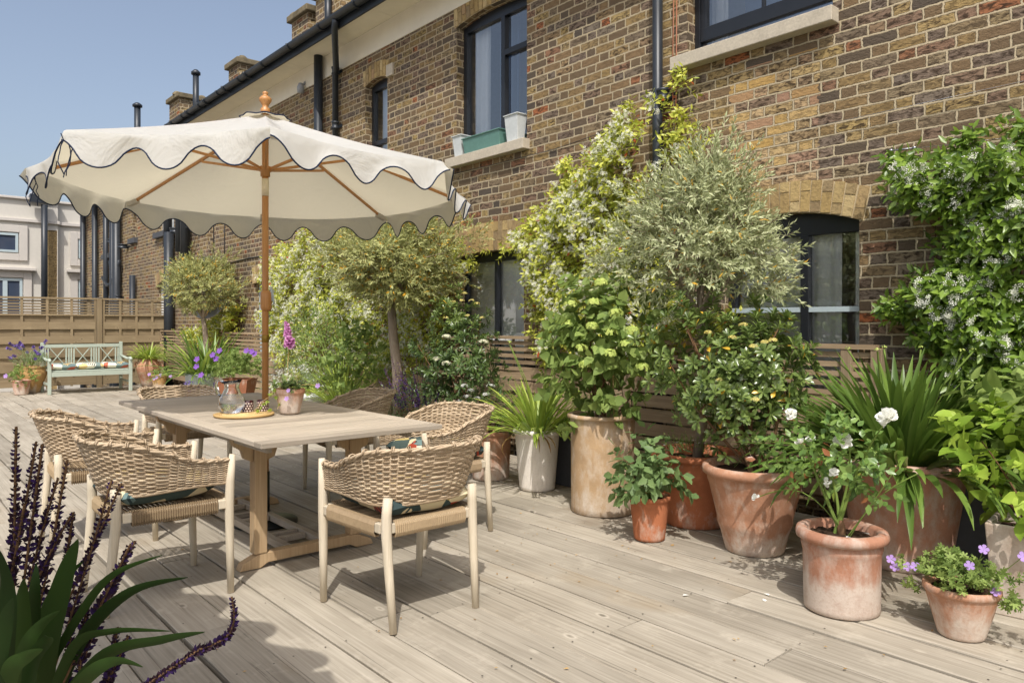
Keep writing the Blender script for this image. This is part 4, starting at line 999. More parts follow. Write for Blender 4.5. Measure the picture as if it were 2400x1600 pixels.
# ================================================================== TABLE THINGS
def nozrot(p, rz=0): return p
pt_ = G(572, 972, .74)
m_ = MB(); m_.lathe([(0, 0), (.16, 0), (.168, .006), (.168, .014), (.15, .016), (.14, .008), (0, .008)], 48)
for i in range(14): m_.tube([( (.012+.0115*i)*math.cos(a), (.012+.0115*i)*math.sin(a), .0085) for a in [2*PI*j/40 for j in range(41)]], .0055, 5)
tray = m_.build('woven_tray', M['straw']); TR = G(572, 974, .74)
tray.location = (TR.x, TR.y, .7405); tag(tray, 'round woven straw tray under the jug and glasses', 'tray')
def jug():
    p = G(543, 972, .74); root = empty('water_jug', (p.x, p.y, .7495), 0, 'clear glass jug of water with a looped handle on the straw tray', 'jug')
    prof = [(0, 0), (.038, .0), (.052, .008), (.072, .035), (.078, .06), (.070, .09), (.050, .122), (.040, .150), (.042, .172), (.050, .19)]
    inner = [(max(0, r-.0028), z+.003 if i < 3 else z) for i, (r, z) in enumerate(prof)][::-1]
    m_ = MB(); n = 48; pr = prof+inner; vs = []
    hd = Vector((RT[0], RT[1], 0))
    for i, (r, z) in enumerate(pr):
        for j in range(n):
            a = 2*PI*j/n; ux, uy = math.cos(a), math.sin(a); c_ = ux*hd.x+uy*hd.y; k_ = max(0, (z-.15)/.04)
            rr_ = r*(1+.28*k_*max(0, c_)**6); vs.append((rr_*ux, rr_*uy, z+.014*k_*(c_**3 if c_ > 0 else -.2*c_*c_)))
    m_.add(vs, [(i*n+j, i*n+(j+1) % n, (i+1)*n+(j+1) % n, (i+1)*n+j) for i in range(len(pr)-1) for j in range(n)], 0, True); m_.build('body', M['glass'], root)
    m_ = MB(); m_.lathe([(0, .0035), (.036, .0035), (.049, .010), (.0688, .036), (.0748, .06), (.0668, .09), (.055, .108), (0, .108)], 40); m_.build('water', M['water'], root)
    m_ = MB(); m_.tube([-hd*.046+Vector((0, 0, .178)), -hd*.065+Vector((0, 0, .198)), -hd*.088+Vector((0, 0, .19)), -hd*.094+Vector((0, 0, .16)), -hd*.086+Vector((0, 0, .125)), -hd*.066+Vector((0, 0, .098))], [.008, .009, .0085, .0075, .0065, .006], 10); m_.build('handle', M['glass'], root)
jug()
def tumbler(px, py, lab):
    p = G(px, py, .74); root = empty('tumbler', (p.x, p.y, .7495), 0, lab, 'glass', 'ruby glasses on the tray')
    m_ = MB(); m_.lathe([(0, 0), (.030, 0), (.032, .004), (.032, .068), (.030, .070), (.0285, .068), (.0285, .01), (0, .01)], 36)
    for q in range(4):
        for j in range(13):
            a = 2*PI*(j+.5*(q % 2))/13; z = .012+.0145*q
            vs = [((.0326)*math.cos(a+da/.032*1.0), .0326*math.sin(a+da/.032), z+dz) for da, dz in [(.0052*math.cos(t_), .0058*math.sin(t_)) for t_ in [2*PI*k/8 for k in range(8)]]]
            m_.add(vs, [tuple(range(8))], 1)
    m_.build('cup', [M['ruby'], M['rubydot']], root)
tumbler(581, 970, 'dark red cut-glass tumbler standing right in front of the jug'); tumbler(615, 968, 'dark red cut-glass tumbler nearest the terracotta flower pot')
# ================================================================== PLANTS: tools
def frame(D):
    D = nrm(D); a = np.cross(D, np.array([0, 0, 1.0])); bad = np.linalg.norm(a, axis=1) < .05; a[bad] = np.cross(D[bad], np.array([1.0, 0, 0])); a = nrm(a); return D, a, np.cross(a, D)
def shoot_leaves(B, D, n, slen, ang, L, W, T, name, mat, parent, t0=.15, curve=0.0, whorl=False, kind=None, jl=.3):
    """leaves spirally up each shoot (B base, D direction)"""
    B = np.asarray(B, float); D, A, C = frame(np.asarray(D, float)); k = len(B)
    sl = np.broadcast_to(np.asarray(slen, float), (k,))
    O = []; DD = []; NN = []; LL = []
    ph = RS.uniform(0, 2*PI, k)
    for j in range(n):
        t = t0+(1-t0)*j/max(1, n-1) if not whorl else .9+.1*j/n
        az = ph+j*2.4+RS.normal(0, .25, k); pp = A*np.cos(az)[:, None]+C*np.sin(az)[:, None]
        an = ang*(1.15-.6*t) if not whorl else ang*(1.1-.75*j/n); an = an+RS.normal(0, .15, k)
        c, s = np.cos(an)[:, None], np.sin(an)[:, None]
        dd = D*c+pp*s; dd[:, 2] -= curve; O.append(B+D*(sl*t)[:, None]); DD.append(dd); NN.append(D*s-pp*c+np.array([0, 0, .35])); LL.append(L*(1-jl*abs(RS.normal(0, 1, k)).clip(0, 2)*.5)*(1 if not whorl else 1-.35*j/n))
    O = np.concatenate(O); DD = np.concatenate(DD); NN = np.concatenate(NN); LL = np.concatenate(LL)
    return leafmesh(name, T, O, DD, NN, LL, LL*(W/L), mat, parent, kind)
class Lump:
    def __init__(s, n=7, amp=.16, seed=0):
        r = np.random.RandomState(seed); s.d = nrm(r.normal(size=(n, 3))); s.f = r.uniform(2, 5, n); s.p = r.uniform(0, 6, n); s.a = amp
    def __call__(s, D): return 1+s.a*np.sum(np.sin((D@s.d.T)*s.f+s.p), axis=1)/1.8
def clumped(c, rad, n, seed, ncl, up=.3, sig=.13, zlow=-.86):
    cp, cd = crown_pts(c, tuple(r*.90 for r in rad), ncl, seed, (.45, 1.0), .2, up=up); k = RS.randint(0, len(cp), n); sc = RS.uniform(.6, 1.3, len(cp))[k][:, None]
    off = RS.normal(0, 1, (n, 3))*np.array(rad)*sig*sc; P_ = cp[k]+off; D = nrm(nrm(P_-np.array(c))*.7+nrm(off)*.8+np.array([0, 0, up])+RS.normal(0, .4, (n, 3)))
    return P_, D
def crown_pts(c, rad, n, seed, shell=(.55, 1.0), amp=.16, zmin=-1, up=.35, flat=None):
    lp = Lump(seed=seed, amp=amp); D = nrm(RS.normal(size=(int(n*1.6), 3))); D = D[D[:, 2] > zmin][:n]
    r = RS.uniform(shell[0]**2, shell[1]**2, len(D))**.5*lp(D)
    P_ = np.array(c)+D*r[:, None]*np.array(rad); dd = nrm(D*np.array([1/rad[0], 1/rad[1], 1/rad[2]])*min(rad))
    dd = nrm(dd+np.array([0, 0, up])+RS.normal(0, .35, D.shape)); return P_, dd
def tubes(name, paths, mat, parent, kind=None, n=5):
    m_ = MB()
    for pts, r in paths: m_.tube(pts, r, n, cap=False)
    o = m_.build(name, mat, parent)
    if kind: o['kind'] = kind
    return o
def bend(a, b_, sag=0.0, n=6, jit=0.0, rr=None):
    a = Vector(a); b_ = Vector(b_); rr = rr or random; out = []
    o = Vector((rr.uniform(-1, 1), rr.uniform(-1, 1), rr.uniform(-.4, .4)))*jit
    for i in range(n+1):
        t = i/n; out.append(a.lerp(b_, t)+Vector((0, 0, -sag*math.sin(PI*t)))+o*math.sin(PI*t))
    return out
def pot(root, rb, rt, H, mat, rim=.03, rimh=.05, rings=(), th=.02, soilz=None, belly=0, wob=.006, name='pot'):
    pr = [(0, .004), (rb-.012, 0), (rb, .008)]; n = 16
    zr = H-rimh
    for i in range(1, n+1):
        t = i/n; z = .008+(zr-.008)*t; r = rb+(rt-rb)*t+belly*math.sin(PI*t)
        for rz, ra, rw in rings: r += ra*math.exp(-((z-rz)/rw)**2)
        pr.append((r, z))
    e = rt; pr += [(e+rim*.35, zr+.004), (e+rim*.9, zr+rimh*.25), (e+rim, zr+rimh*.55), (e+rim*.8, zr+rimh*.9), (e+rim*.35, H), (e-th*.4, H-.002), (e-th, H-.012), (e-th-.004, H-.08), (e-th-.02, H-.12)]
    m_ = MB(); m_.lathe(pr, 56, wob=wob); p_ = m_.build(name, mat, root)
    sz = soilz if soilz is not None else H-.05; m_ = MB(); n = 36
    R = e-th-.003; vs = [(0, 0, sz+.01)]; 
    for q in (.5, 1): vs += [(R*q*math.cos(2*PI*j/n), R*q*math.sin(2*PI*j/n), sz+(random.uniform(-.006, .008))) for j in range(n)]
    m_.add(vs, [(0, 1+j, 1+(j+1) % n) for j in range(n)]+[(1+j, 1+n+j, 1+n+(j+1) % n, 1+(j+1) % n) for j in range(n)], 0, True); m_.build('soil', M['soil'], root)
    return p_
def potted(pos, label, cat, group=None, name='potted_plant'): return empty(name, (pos.x, pos.y, 0), 0, label, cat, group)
def flower5(root, p, nrm_, size, mat, center=None, name='flower', T=None, stem=None):
    """one open five-petalled flower"""
    n = 5; N = Vector(nrm_).normalized(); a = N.cross(Vector((0, 0, 1)));
    if a.length < .1: a = Vector((1, 0, 0))
    a.normalize(); b_ = N.cross(a); O = []; D = []; NN = []; ph = random.uniform(0, 6)
    for i in range(n):
        t = ph+2*PI*i/n; d = a*math.cos(t)+b_*math.sin(t)+N*.18; O.append(p); D.append(d); NN.append(N-d*.2)
    TT = (np.array([(0, 0, 0), (-.34, .4, .02), (0, .4, -.04), (.34, .4, .02), (-.5, .78, .06), (0, .82, .0), (.5, .78, .06), (-.22, 1, .04), (.22, 1, .04)]), [(0, 2, 1), (0, 3, 2), (1, 2, 5, 4), (2, 3, 6, 5), (4, 5, 7), (5, 6, 8), (5, 8, 7)])
    o = leafmesh(name, TT, O, D, NN, size/2, size*.40, mat, root)
    return o
def petal_ball(root, p, size, mat, n=26, name='flower', face=(0, -.4, .6)):
    """full double bloom"""
    F = np.array(Vector(face).normalized()); D = nrm(RS.normal(size=(n, 3))+F*.9); Pp = np.array(p)+D*size*.08
    T = (np.array([(0, 0, 0), (-.5, .4, .1), (0, .45, -.05), (.5, .4, .1), (-.55, .8, .12), (0, .85, -.0), (.55, .8, .12), (-.2, 1.05, .05), (.25, 1.0, .02)]), [(0, 2, 1), (0, 3, 2), (1, 2, 5, 4), (2, 3, 6, 5), (4, 5, 7), (5, 6, 8), (5, 8, 7)])
    NN = np.cross(D, RS.normal(size=D.shape)); NN = F-D*.3+RS.normal(0, .25, D.shape)
    return leafmesh(name, T, Pp, D, NN, RS.uniform(.32, .5, n)*size, size*.42, mat, root)
def spike(p0, p1, sag, n, r0, mats, root, name='flower_spike', size=.009, den=26, bare=.25):
    pts = bend(p0, p1, sag, 14); A = np.array([list(p) for p in pts]); 
    O = []; D = []; L_ = []; cum = len(pts)-1
    for i in range(den):
        t = bare+(1-bare)*(i/den)**.75; x = t*cum; k = min(int(x), cum-1); f = x-k; c_ = A[k]*(1-f)+A[k+1]*f; tg = nrm(A[k+1]-A[k])
        m_ = int(n)
        for j in range(m_):
            if RS.rand() < .22: continue
            az = 2*PI*j/m_+i*.7; a = np.cross(tg, [0.3, .1, 1]); a = nrm(a); b_ = np.cross(tg, a); pd = a*math.cos(az)+b_*math.sin(az)
            w_ = r0*(1-.75*max(0, (t-.55)/.45)); O.append(c_+pd*.001); D.append(pd+tg*.75); L_.append(size*1.3*(1-.55*max(0, (t-.5)/.5))*RS.uniform(.8, 1.2))
    return np.array(O), np.array(D), np.array(L_), pts

# ------------------------------------------------------------------ climbers on the wall
def inpoly(x, y, P_):
    c = np.zeros(len(x), bool); n = len(P_); j = n-1
    for i in range(n):
        xi, yi = P_[i]; xj, yj = P_[j]
        c ^= ((yi > y) != (yj > y)) & (x < (xj-xi)*(y-yi)/((yj-yi) or 1e-9)+xi); j = i
    return c
def climber(polys, label, n, thick, L, leafm, flow, name='climbing_jasmine', fsz=.026, seed=1, fdens=1.0, zfloor=.0, edge=-.1, pipe_x=None):
    root = empty(name, tuple(WY(polys[0][0][0]*1.0204, polys[0][0][1]*1.0204, YW)), 0, label, 'climbing plant'); base = np.array(root.location)
    OO = []; tot = 0; areas = []; WP = []
    for P_ in polys:
        Q = [(WY(x*1.0204, y*1.0204, YW-.12).x, WY(x*1.0204, y*1.0204, YW-.12).z) for x, y in P_]; WP.append(Q)
        A = 0
        for i in range(len(Q)): A += Q[i][0]*Q[i-1][1]-Q[i-1][0]*Q[i][1]
        areas.append(abs(A)/2)
    for Q, A in zip(WP, areas):
        m_ = int(n*A/sum(areas)); q = np.array(Q); lo, hi = q.min(0), q.max(0)
        k = int(m_*3.2)+60; x = RS.uniform(lo[0]-.05, hi[0]+.05, k); z = RS.uniform(lo[1]-.05, hi[1]+.05, k)
        xn = x+.06*np.sin(z*9+seed)+.05*np.sin(z*23); zn = z+.05*np.sin(x*11)+.04*np.sin(x*27+seed)
        ok = inpoly(xn, zn, Q)
        # distance to edge, approximated by shrinking test
        cx, cz = q.mean(0); ins = inpoly(xn+.12*np.sign(x-cx), zn+.12*np.sign(z-cz), Q)
        lump = .5+.5*np.sin(x*6+seed)*np.sin(z*7+2)+.35*np.sin(x*15)*np.sin(z*13+seed)
        dep = np.where(ins, thick*(.45+.55*lump.clip(0, 1)), thick*.3)*RS.uniform(.3, 1, k)**.6
        cl = np.sin(x*17+seed*2)*np.sin(z*19+seed)+.5*np.sin(x*31)*np.sin(z*37); bare = np.sin(x*5.3+seed)*np.sin(z*4.7+2*seed)
        ok &= (ins & ((bare > -.72) | (cl > .2))) | (~ins & (cl > edge))
        x, z, dep, ins = x[ok][:m_], z[ok][:m_], dep[ok][:m_], ins[ok][:m_]
        OO.append(np.stack([x, YW-.03-dep, z, dep], 1))
    P_ = np.concatenate(OO); P_ = P_[P_[:, 2] > zfloor]
    if pipe_x is not None: P_ = P_[~((abs(P_[:, 0]-pipe_x-.03) < .10) & (P_[:, 2] > 2.25))]
    B = P_[:, :3]-base; dep = P_[:, 3]
    D = RS.normal(0, .55, B.shape)+np.array([.05, -.75, .35])
    shoot_leaves(B, D, 6, .10, 1.15, L, L*.42, T_LANCE if L > .045 else T_SMALL, 'foliage', leafm, root, curve=.35, kind='stuff')
    # flower heads on the outside
    out = dep > np.percentile(dep, 45); F = B[out]; F = F[RS.rand(len(F)) < .55*fdens]
    if flow and len(F):
        c = np.repeat(F, 9, 0)+RS.normal(0, .017, (len(F)*9, 3))+np.array([0, -.075, .03]); nn = RS.normal(0, .5, c.shape)+np.array([.1, -1, .35])
        dd = RS.normal(size=c.shape); leafmesh('flowers', T_STAR, c, dd-nn*np.sum(dd*nn, 1, keepdims=True)/np.sum(nn*nn, 1, keepdims=True), nn, fsz*RS.uniform(.8, 1.15, len(c)), fsz, M['jasf'], root, 'stuff')
    # woody stems against the wall
    pa = []; rr = random.Random(seed)
    for i in range(26):
        a, b_ = rr.choice(list(B)), rr.choice(list(B))
        if (Vector(a)-Vector(b_)).length < 1.1: a = Vector(a); b_ = Vector(b_); a.y = b_.y = -.02; pa.append((bend(a, b_, .02, 6, .05, rr), .004))
    if pa: tubes('stems', pa, M['stemb'], root, 'stuff')
    return root
JR = [(1480,215),(1500,232),(1545,180),(1575,200),(1572,255),(1600,300),(1625,330),(1600,372),(1560,360),(1540,420),(1520,560),(1560,700),(1690,700),(1690,760),(1560,840),(1480,860),(1240,840),(1215,780),(1235,720),(1222,640),(1185,600),(1190,565),(1225,520),(1270,440),(1285,375),(1340,370),(1400,310),(1440,290),(1478,240)]
climber([JR], 'tall jasmine with white flowers on the wall beside the black downpipe', 2700, .30, .062, M['jas'], True, seed=1, fsz=.028, pipe_x=xx_(1554), edge=.15)
JL = [(618,600),(640,578),(700,545),(715,510),(760,515),(850,540),(1030,560),(1060,572),(1120,580),(1110,600),(1080,625),(1058,640),(1050,760),(1060,840),(940,880),(700,880),(640,830),(612,700)]
climber([JL, [(1130,572),(1180,570),(1205,582),(1185,592),(1150,584)]], 'broad jasmine hedge in flower on the wall behind the middle olive tree', 4300, .34, .062, M['jas'], True, seed=3, fdens=1.6)
JS = [(440,800),(445,770),(480,740),(545,700),(552,720),(545,765),(520,800)]
climber([JS], 'small jasmine behind the far little olive tree', 420, .3, .09, M['jas'], True, seed=5)
JRt = [(2052,365),(2075,352),(2110,365),(2150,400),(2165,395),(2200,345),(2190,300),(2235,270),(2262,330),(2250,370),(2290,350),(2300,310),(2420,330),(2480,700),(2480,1100),(2300,1060),(2200,960),(2140,850),(2110,780),(2100,700),(2120,600),(2135,520),(2100,470),(2085,440),(2060,420)]
climber([JRt, [(2010,690),(2100,660),(2110,740),(2040,745)]], 'dense green jasmine with white stars at the right end of the wall', 1900, .30, .075, M['jasR'], True, fsz=.032, seed=8, fdens=.36, edge=.25)

# ------------------------------------------------------------------ olive trees
def olive(base, crown, rad, trunk_r, label, n, mat, L=.048, seed=0, trunkpts=None, potf=None, fork=None, tw=1.0):
    root = empty('olive_tree', (base.x, base.y, 0), 0, label, 'tree'); o = Vector((base.x, base.y, 0)); rr = random.Random(seed)
    c = Vector(crown)-o; f = Vector(fork)-o if fork else Vector((c.x, c.y, c.z-rad[2]*.85))
    z0 = .35
    tp = [Vector((0, 0, z0))]+[Vector(p)-o for p in (trunkpts or [])]+[f]
    if not trunkpts: tp = bend(tp[0], tp[-1], 0, 6, .03, rr)
    m_ = MB(); k = len(tp); m_.tube(tp, [trunk_r*(1.15-.3*i/(k-1)) for i in range(k)], 10); tr_ = m_.build('trunk', M['bark'], root)
    pa = []; tips = []
    for i in range(9):
        az = i*2.4+rr.uniform(-.3, .3); el = rr.uniform(.25, 1.1); d = Vector((math.cos(az)*math.cos(el), math.sin(az)*math.cos(el), math.sin(el)))
        e = c+Vector((d.x*rad[0]*.62, d.y*rad[1]*.62, (d.z-.35)*rad[2]*.7)); b1 = bend(f, e, .04*rad[0], 6, .06, rr); pa.append((b1, [trunk_r*.55*(1-.75*q/6) for q in range(7)]))
        for j in range(7):
            s_ = b1[rr.randint(2, 6)]; az2 = rr.uniform(0, 6.3); dd = Vector((math.cos(az2), math.sin(az2), rr.uniform(-.2, 1))).normalized(); e2 = s_+Vector((dd.x*rad[0], dd.y*rad[1], dd.z*rad[2]))*.42
            pa.append((bend(s_, e2, 0, 4, .03, rr), [trunk_r*.16*(1-.5*q/4) for q in range(5)]))
    tubes('limbs', pa, M['bark'], root, n=6)
    P_, D = clumped(c, rad, int(n*1.45), seed, 95)
    lo = P_[:, 2] > c.z-rad[2]*.86+.05*np.sin(P_[:, 0]*9)
    P_, D = P_[lo], D[lo]
    crn = shoot_leaves(P_, D, 11, .10*tw, .85, L, L*.26, T_SMALL, 'crown', mat, root)
    tubes('twigs', [([Vector(p), Vector(p)+Vector(d)*.12*tw], .0016) for p, d in zip(P_[::3], D[::3])], M['bark'], crn, 'stuff', 3)
    return root
ol1 = behind(WY(482, 800, 4.35), 0); b1 = Vector((ol1.x, 4.35, 0))
cr = WY(474, 668, 4.35); olive(b1, cr, (.64, .6, .46), .045, 'small far olive tree with a round crown beside the satellite dish', 800, M['olive2'], .075, 2, None, fork=WY(476, 745, 4.35), tw=1.3)
def tubpot(b_, root_label=None): pass
b2 = WY(935, 920, 4.15); b2 = Vector((b2.x, b2.y, 0)); cr = WY(918, 612, 4.15)
olive(b2, cr, (.72, .7, .55), .05, 'middle olive tree with a forked grey trunk in front of the jasmine', 1650, M['olive2'], .062, 5, [WY(930, 860, 4.15), WY(922, 790, 4.15)], fork=WY(917, 712, 4.15), tw=1.2)
og = behind(G(1631, 1243), .2); YO = og.y+.02
olive(og, WY(1645, 538, YO), (.57, .54, .475), .03, 'big silvery olive tree rising above the orange terracotta pot', 1500, M['olive'], .05, 9, [WY(1655, 930, YO), WY(1648, 800, YO)], fork=WY(1640, 735, YO))

# ------------------------------------------------------------------ shrubs
def shrub(root, c, rad, n, T, L, W_, mat, mode='spiral', seed=1, nl=9, sl=.12, ang=1.0, shell=(.4, 1), amp=.2, zmin=-1, up=.4, stems=7, stemm='stemb', base=(0, 0, 0), curve=.1, stemr=.006, name='foliage'):
    P_, D = crown_pts(c, rad, n, seed, shell, amp, zmin, up)
    fo = shoot_leaves(P_, D, nl, sl, ang, L, W_, T, name, mat, root, whorl=(mode == 'whorl'), curve=curve)
    rr = random.Random(seed); pa = []
    for i in range(stems):
        e = Vector(P_[rr.randrange(len(P_))]); b_ = Vector(base)+Vector((rr.uniform(-.05, .05), rr.uniform(-.05, .05), 0)); pa.append((bend(b_, e, -.02, 7, .06, rr), [stemr*(1.2-.8*q/7) for q in range(8)]))
        for j in range(3):
            s_ = pa[-1][0][rr.randint(3, 6)] if len(pa[-1][0]) > 6 else e; e2 = Vector(P_[rr.randrange(len(P_))])
            if (e2-s_).length < max(rad)*.9: pa.append((bend(s_, e2, 0, 4, .03, rr), stemr*.45))
    if pa: tubes('stems', pa, M[stemm], root, None, 6)
    return P_, D
def heads(root, pts, size, mat, n=40, name='flower_head', T=T_FIVE, flat=.6, each=True):
    for p in pts:
        D = nrm(RS.normal(size=(n, 3))); D[:, 2] = abs(D[:, 2])*.9; O = np.array(p)+D*size*.5*np.array([1, 1, flat]); dd = np.cross(D, RS.normal(size=D.shape))
        leafmesh(name, T, O, dd, D, size*.3, size*.3, mat, root)

# tall cylinder pot with lime-headed hydrangea
p = behind(G(1412, 1215), .215); r_ = potted(p, 'tall sandy clay cylinder pot with a lime-headed hydrangea', 'potted plant')
pot(r_, .212, .218, .665, M['terra_tall'], .022, .035, soilz=.60)
c = WY(1405, 815, p.y)-Vector((p.x, p.y, 0))
P_, D = shrub(r_, c, (.33, .28, .50), 190, T_HEART, .072, .068, M['soft'], seed=3, nl=6, sl=.14, ang=1.2, stems=12, base=(0, 0, .6), curve=.25, stemr=.005, shell=(.25, 1))
hp = [WY(px*1.0204, py*1.0204, p.y-.25)-Vector((p.x, p.y, 0)) for px, py in ((1302, 745), (1360, 750), (1335, 800), (1405, 765), (1365, 695), (1440, 790), (1400, 812), (1452, 760), (1475, 845), (1415, 720), (1345, 838), (1310, 700), (1380, 650))]
heads(r_, hp, .085, M['bud'], 60, T=T_SMALL)
tubes('cane', [([Vector((.05, .06, .6)), Vector((.0, .10, 1.15))], .005)], M['cane'], r_)
# small pots row
def strapclump(root, n, zr, L, w_, mat, spread=(.15, 1.25), r0=.1, droop=(.4, 1.6), seed=1, name='leaves', lean=None, z=0.0):
    rr = random.Random(seed); it = []
    for i in range(n):
        az = rr.uniform(0, 2*PI); q = rr.random()**.7; el = PI/2-spread[0]-(spread[1]-spread[0])*q; rad_ = r0*q
        it.append(((rad_*math.cos(az), rad_*math.sin(az), zr), az, el, L*rr.uniform(.62, 1.1), w_*rr.uniform(.75, 1.2), rr.uniform(*droop)*(.6+.7*q)))
    return straps(name, it, mat, root)
# white limed pot
p = behind(G(1259, 1155), .15); r_ = potted(p, 'whitewashed tapering pot with light green strap leaves', 'potted plant')
pot(r_, .135, .172, .468, M['terra_white'], .018, .045, soilz=.43)
strapclump(r_, 190, .42, .54, .026, M['agay'], (.1, 1.25), .14, (.2, 1.2), 3); strapclump(r_, 26, .42, .26, .016, M['dry'], (.8, 1.6), .15, (.9, 2.4), 4, 'dry_leaves')
tubes('flower_stalks', [(bend((0.02*i, .01, .43), (.25*math.sin(i*2.1), .2*math.cos(i*2.1), 1.02+.05*(i % 3)), -.03, 6), .0035) for i in range(6)], M['stem'], r_)
heads(r_, [(.25*math.sin(i*2.1), .2*math.cos(i*2.1), 1.03+.05*(i % 3)) for i in range(6)], .035, M['bud'], 12, 'flower_bud', T_SMALL)
# terracotta behind right chair
p = behind(G(1150, 1130), .17); r_ = potted(p, 'peeling terracotta pot half hidden behind the right-hand armchair', 'potted plant')
pot(r_, .15, .17, .40, M['terra'], .012, .04, soilz=.37)
shrub(r_, (0, 0, .56), (.24, .2, .2), 80, T_LANCE, .05, .02, M['dkleaf'], seed=21, nl=8, stems=5, base=(0, 0, .37))
heads(r_, [(-.12, -.15, .62), (-.05, -.2, .56), (-.18, -.1, .52)], .07, M['petalc'], 14)
# dahlia
p = behind(G(1522, 1273), .092); r_ = potted(p, 'small bright terracotta pot with toothed dahlia leaves', 'potted plant')
pot(r_, .090, .114, .262, M['terra_org'], .010, .03, soilz=.235, rings=((.25, .004, .01),))
P_, D = crown_pts((0, 0, .38), (.17, .16, .15), 46, 4, (.35, 1), .2, -.6, .3); shoot_leaves(P_, D, 5, .10, 1.0, .078, .046, T_LANCE, 'foliage', M['dahl'], r_, curve=.5)
P2, D2 = crown_pts((0, 0, .33), (.21, .2, .10), 22, 5, (.8, 1), .1, -.4, .0); shoot_leaves(P2, D2, 5, .08, 1.0, .08, .05, T_LANCE, 'foliage', M['dahl'], r_, curve=.7)
tubes('stems', [(bend((0, 0, .23), Vector(q), 0, 4), .003) for q in P_[::3]], M['stem'], r_)
# orange pot under the big olive
r_ = potted(og, 'wide orange terracotta pot at the foot of the big olive tree', 'pot', name='terracotta_pot')
pot(r_, .20, .262, .462, M['terra_org'], .03, .05, soilz=.40, rings=((.33, .006, .012),))
P_, D = crown_pts((0, -.05, .44), (.22, .2, .10), 90, 6, (.2, 1), .2, 0, .6); shoot_leaves(P_, D, 8, .07, .7, .022, .006, T_SMALL, 'daisy_foliage', M['soft'], r_)
dp = np.array([(RS.uniform(-.2, .2), RS.uniform(-.24, .1), RS.uniform(.46, .55)) for i in range(26)]); leafmesh('daisies', T_FIVE, dp, rdir(26)*[1, 1, 0], np.tile([0, -.5, 1.], (26, 1)), .014, .014, M['petalw'], r_)
# pittosporum in the big belted pot
p = behind(G(1768, 1310), .175); r_ = potted(p, 'large terracotta pot with a belt near its foot holding a glossy shrub with yellow flowers', 'potted plant')
pot(r_, .158, .262, .485, M['terra'], .028, .06, soilz=.44, rings=((.17, .010, .010), (.145, .008, .008), (.40, .004, .01)))
cc = WY(1712, 880, p.y)-Vector((p.x, p.y, 0))
P_, D = shrub(r_, (cc.x, cc.y, cc.z+.03), (.46, .32, .37), 300, T_OBOV, .078, .028, M['glossy'], 'whorl', 12, 14, .07, 1.35, (.35, 1), .3, -.8, .45, 9, base=(0, 0, .44), stemr=.009, curve=.05)
P2, D2 = crown_pts((cc.x+.12, cc.y, cc.z-.17), (.25, .2, .24), 110, 13, (.3, 1), .2); shoot_leaves(P2, D2, 12, .09, 1.2, .066, .026, T_OBOV, 'foliage', M['glossy'], r_, whorl=True)
hp = [WY(px, py, p.y-.22)-Vector((p.x, p.y, 0)) for px, py in ((1742, 762), (1716, 792), (1766, 812), (1794, 802), (1770, 937), (1687, 892), (1812, 798), (1660, 780))]
heads(r_, hp, .048, M['petaly'], 26)
# rose
p = behind(G(1972, 1456), .165); r_ = potted(p, 'chalky pink terracotta pot with a white rose bush', 'potted plant')
pot(r_, .158, .163, .362, M['terra_pink'], .032, .055, soilz=.325, rings=((.285, .010, .008), (.265, .006, .006)))
rb_ = Vector((p.x, p.y, 0)); Yr = p.y
cc = WY(1965, 1080, Yr)-rb_
P_, D = crown_pts(cc, (.26, .2, .16), 84, 17, (.3, 1), .25, -1, .2); P3, D3 = crown_pts(WY(1880, 1050, Yr)-rb_, (.1, .12, .10), 16, 18); P_ = np.concatenate([P_, P3]); D = np.concatenate([D, D3])
shoot_leaves(P_, D, 6, .09, 1.15, .048, .027, T_LANCE, 'foliage', M['rosel'], r_, curve=.15)
ends = [WY(x, y, Yr)-rb_ for x, y in ((1990, 1025), (2078, 985), (1900, 1035), (1855, 970), (1930, 1105), (1775, 1165), (2110, 1080), (2150, 1110))]
tubes('canes', [(bend((.01*i-.03, .0, .33), e, -.03 if i != 5 else -.10, 8, .03, random.Random(i)), [.0075*(1.2-.9*q/8) if i < 4 else .0025 for q in range(9)]) for i, e in enumerate(ends)], M['stem'], r_, None, 7)
m_ = MB(); m_.lathe([(0, -.02), (.02, 0), (.018, .03), (.01, .06), (0, .065)], 8, (0, 0, .33)); m_.build('stump', M['stemb'], r_)
for (x, y), s_, nn in (((2080, 982), .085, 34), ((1975, 1034), .075, 30), ((1854, 970), .06, 20), ((1876, 1040), .055, 18), ((1900, 1030), .05, 14), ((1958, 1110), .05, 14), ((1940, 1130), .045, 12), ((1772, 1167), .042, 12)):
    petal_ball(r_, WY(x, y, Yr-.06)-rb_, s_, M['petalw'], nn)
for i, (x, y) in enumerate(((1895, 1015), (2018, 1065), (2052, 1060))):
    heads(r_, [WY(x, y, Yr-.03)-rb_], .014, M['bud'], 8, 'rose_bud', T_SMALL)
lp = [G(1985, 1255, .335)-rb_, G(2022, 1247, .335)-rb_, G(1955, 1262, .335)-rb_]; leafmesh('fallen_petals', T_OBOV, np.array([list(q) for q in lp]), rdir(3)*[1, 1, 0], np.tile([0, 0, 1.], (3, 1)), .03, .02, M['petalw'], r_)
fp = [G(1615, 1396), G(1790, 1391), G(1788, 1404), G(1578, 1276)]; 
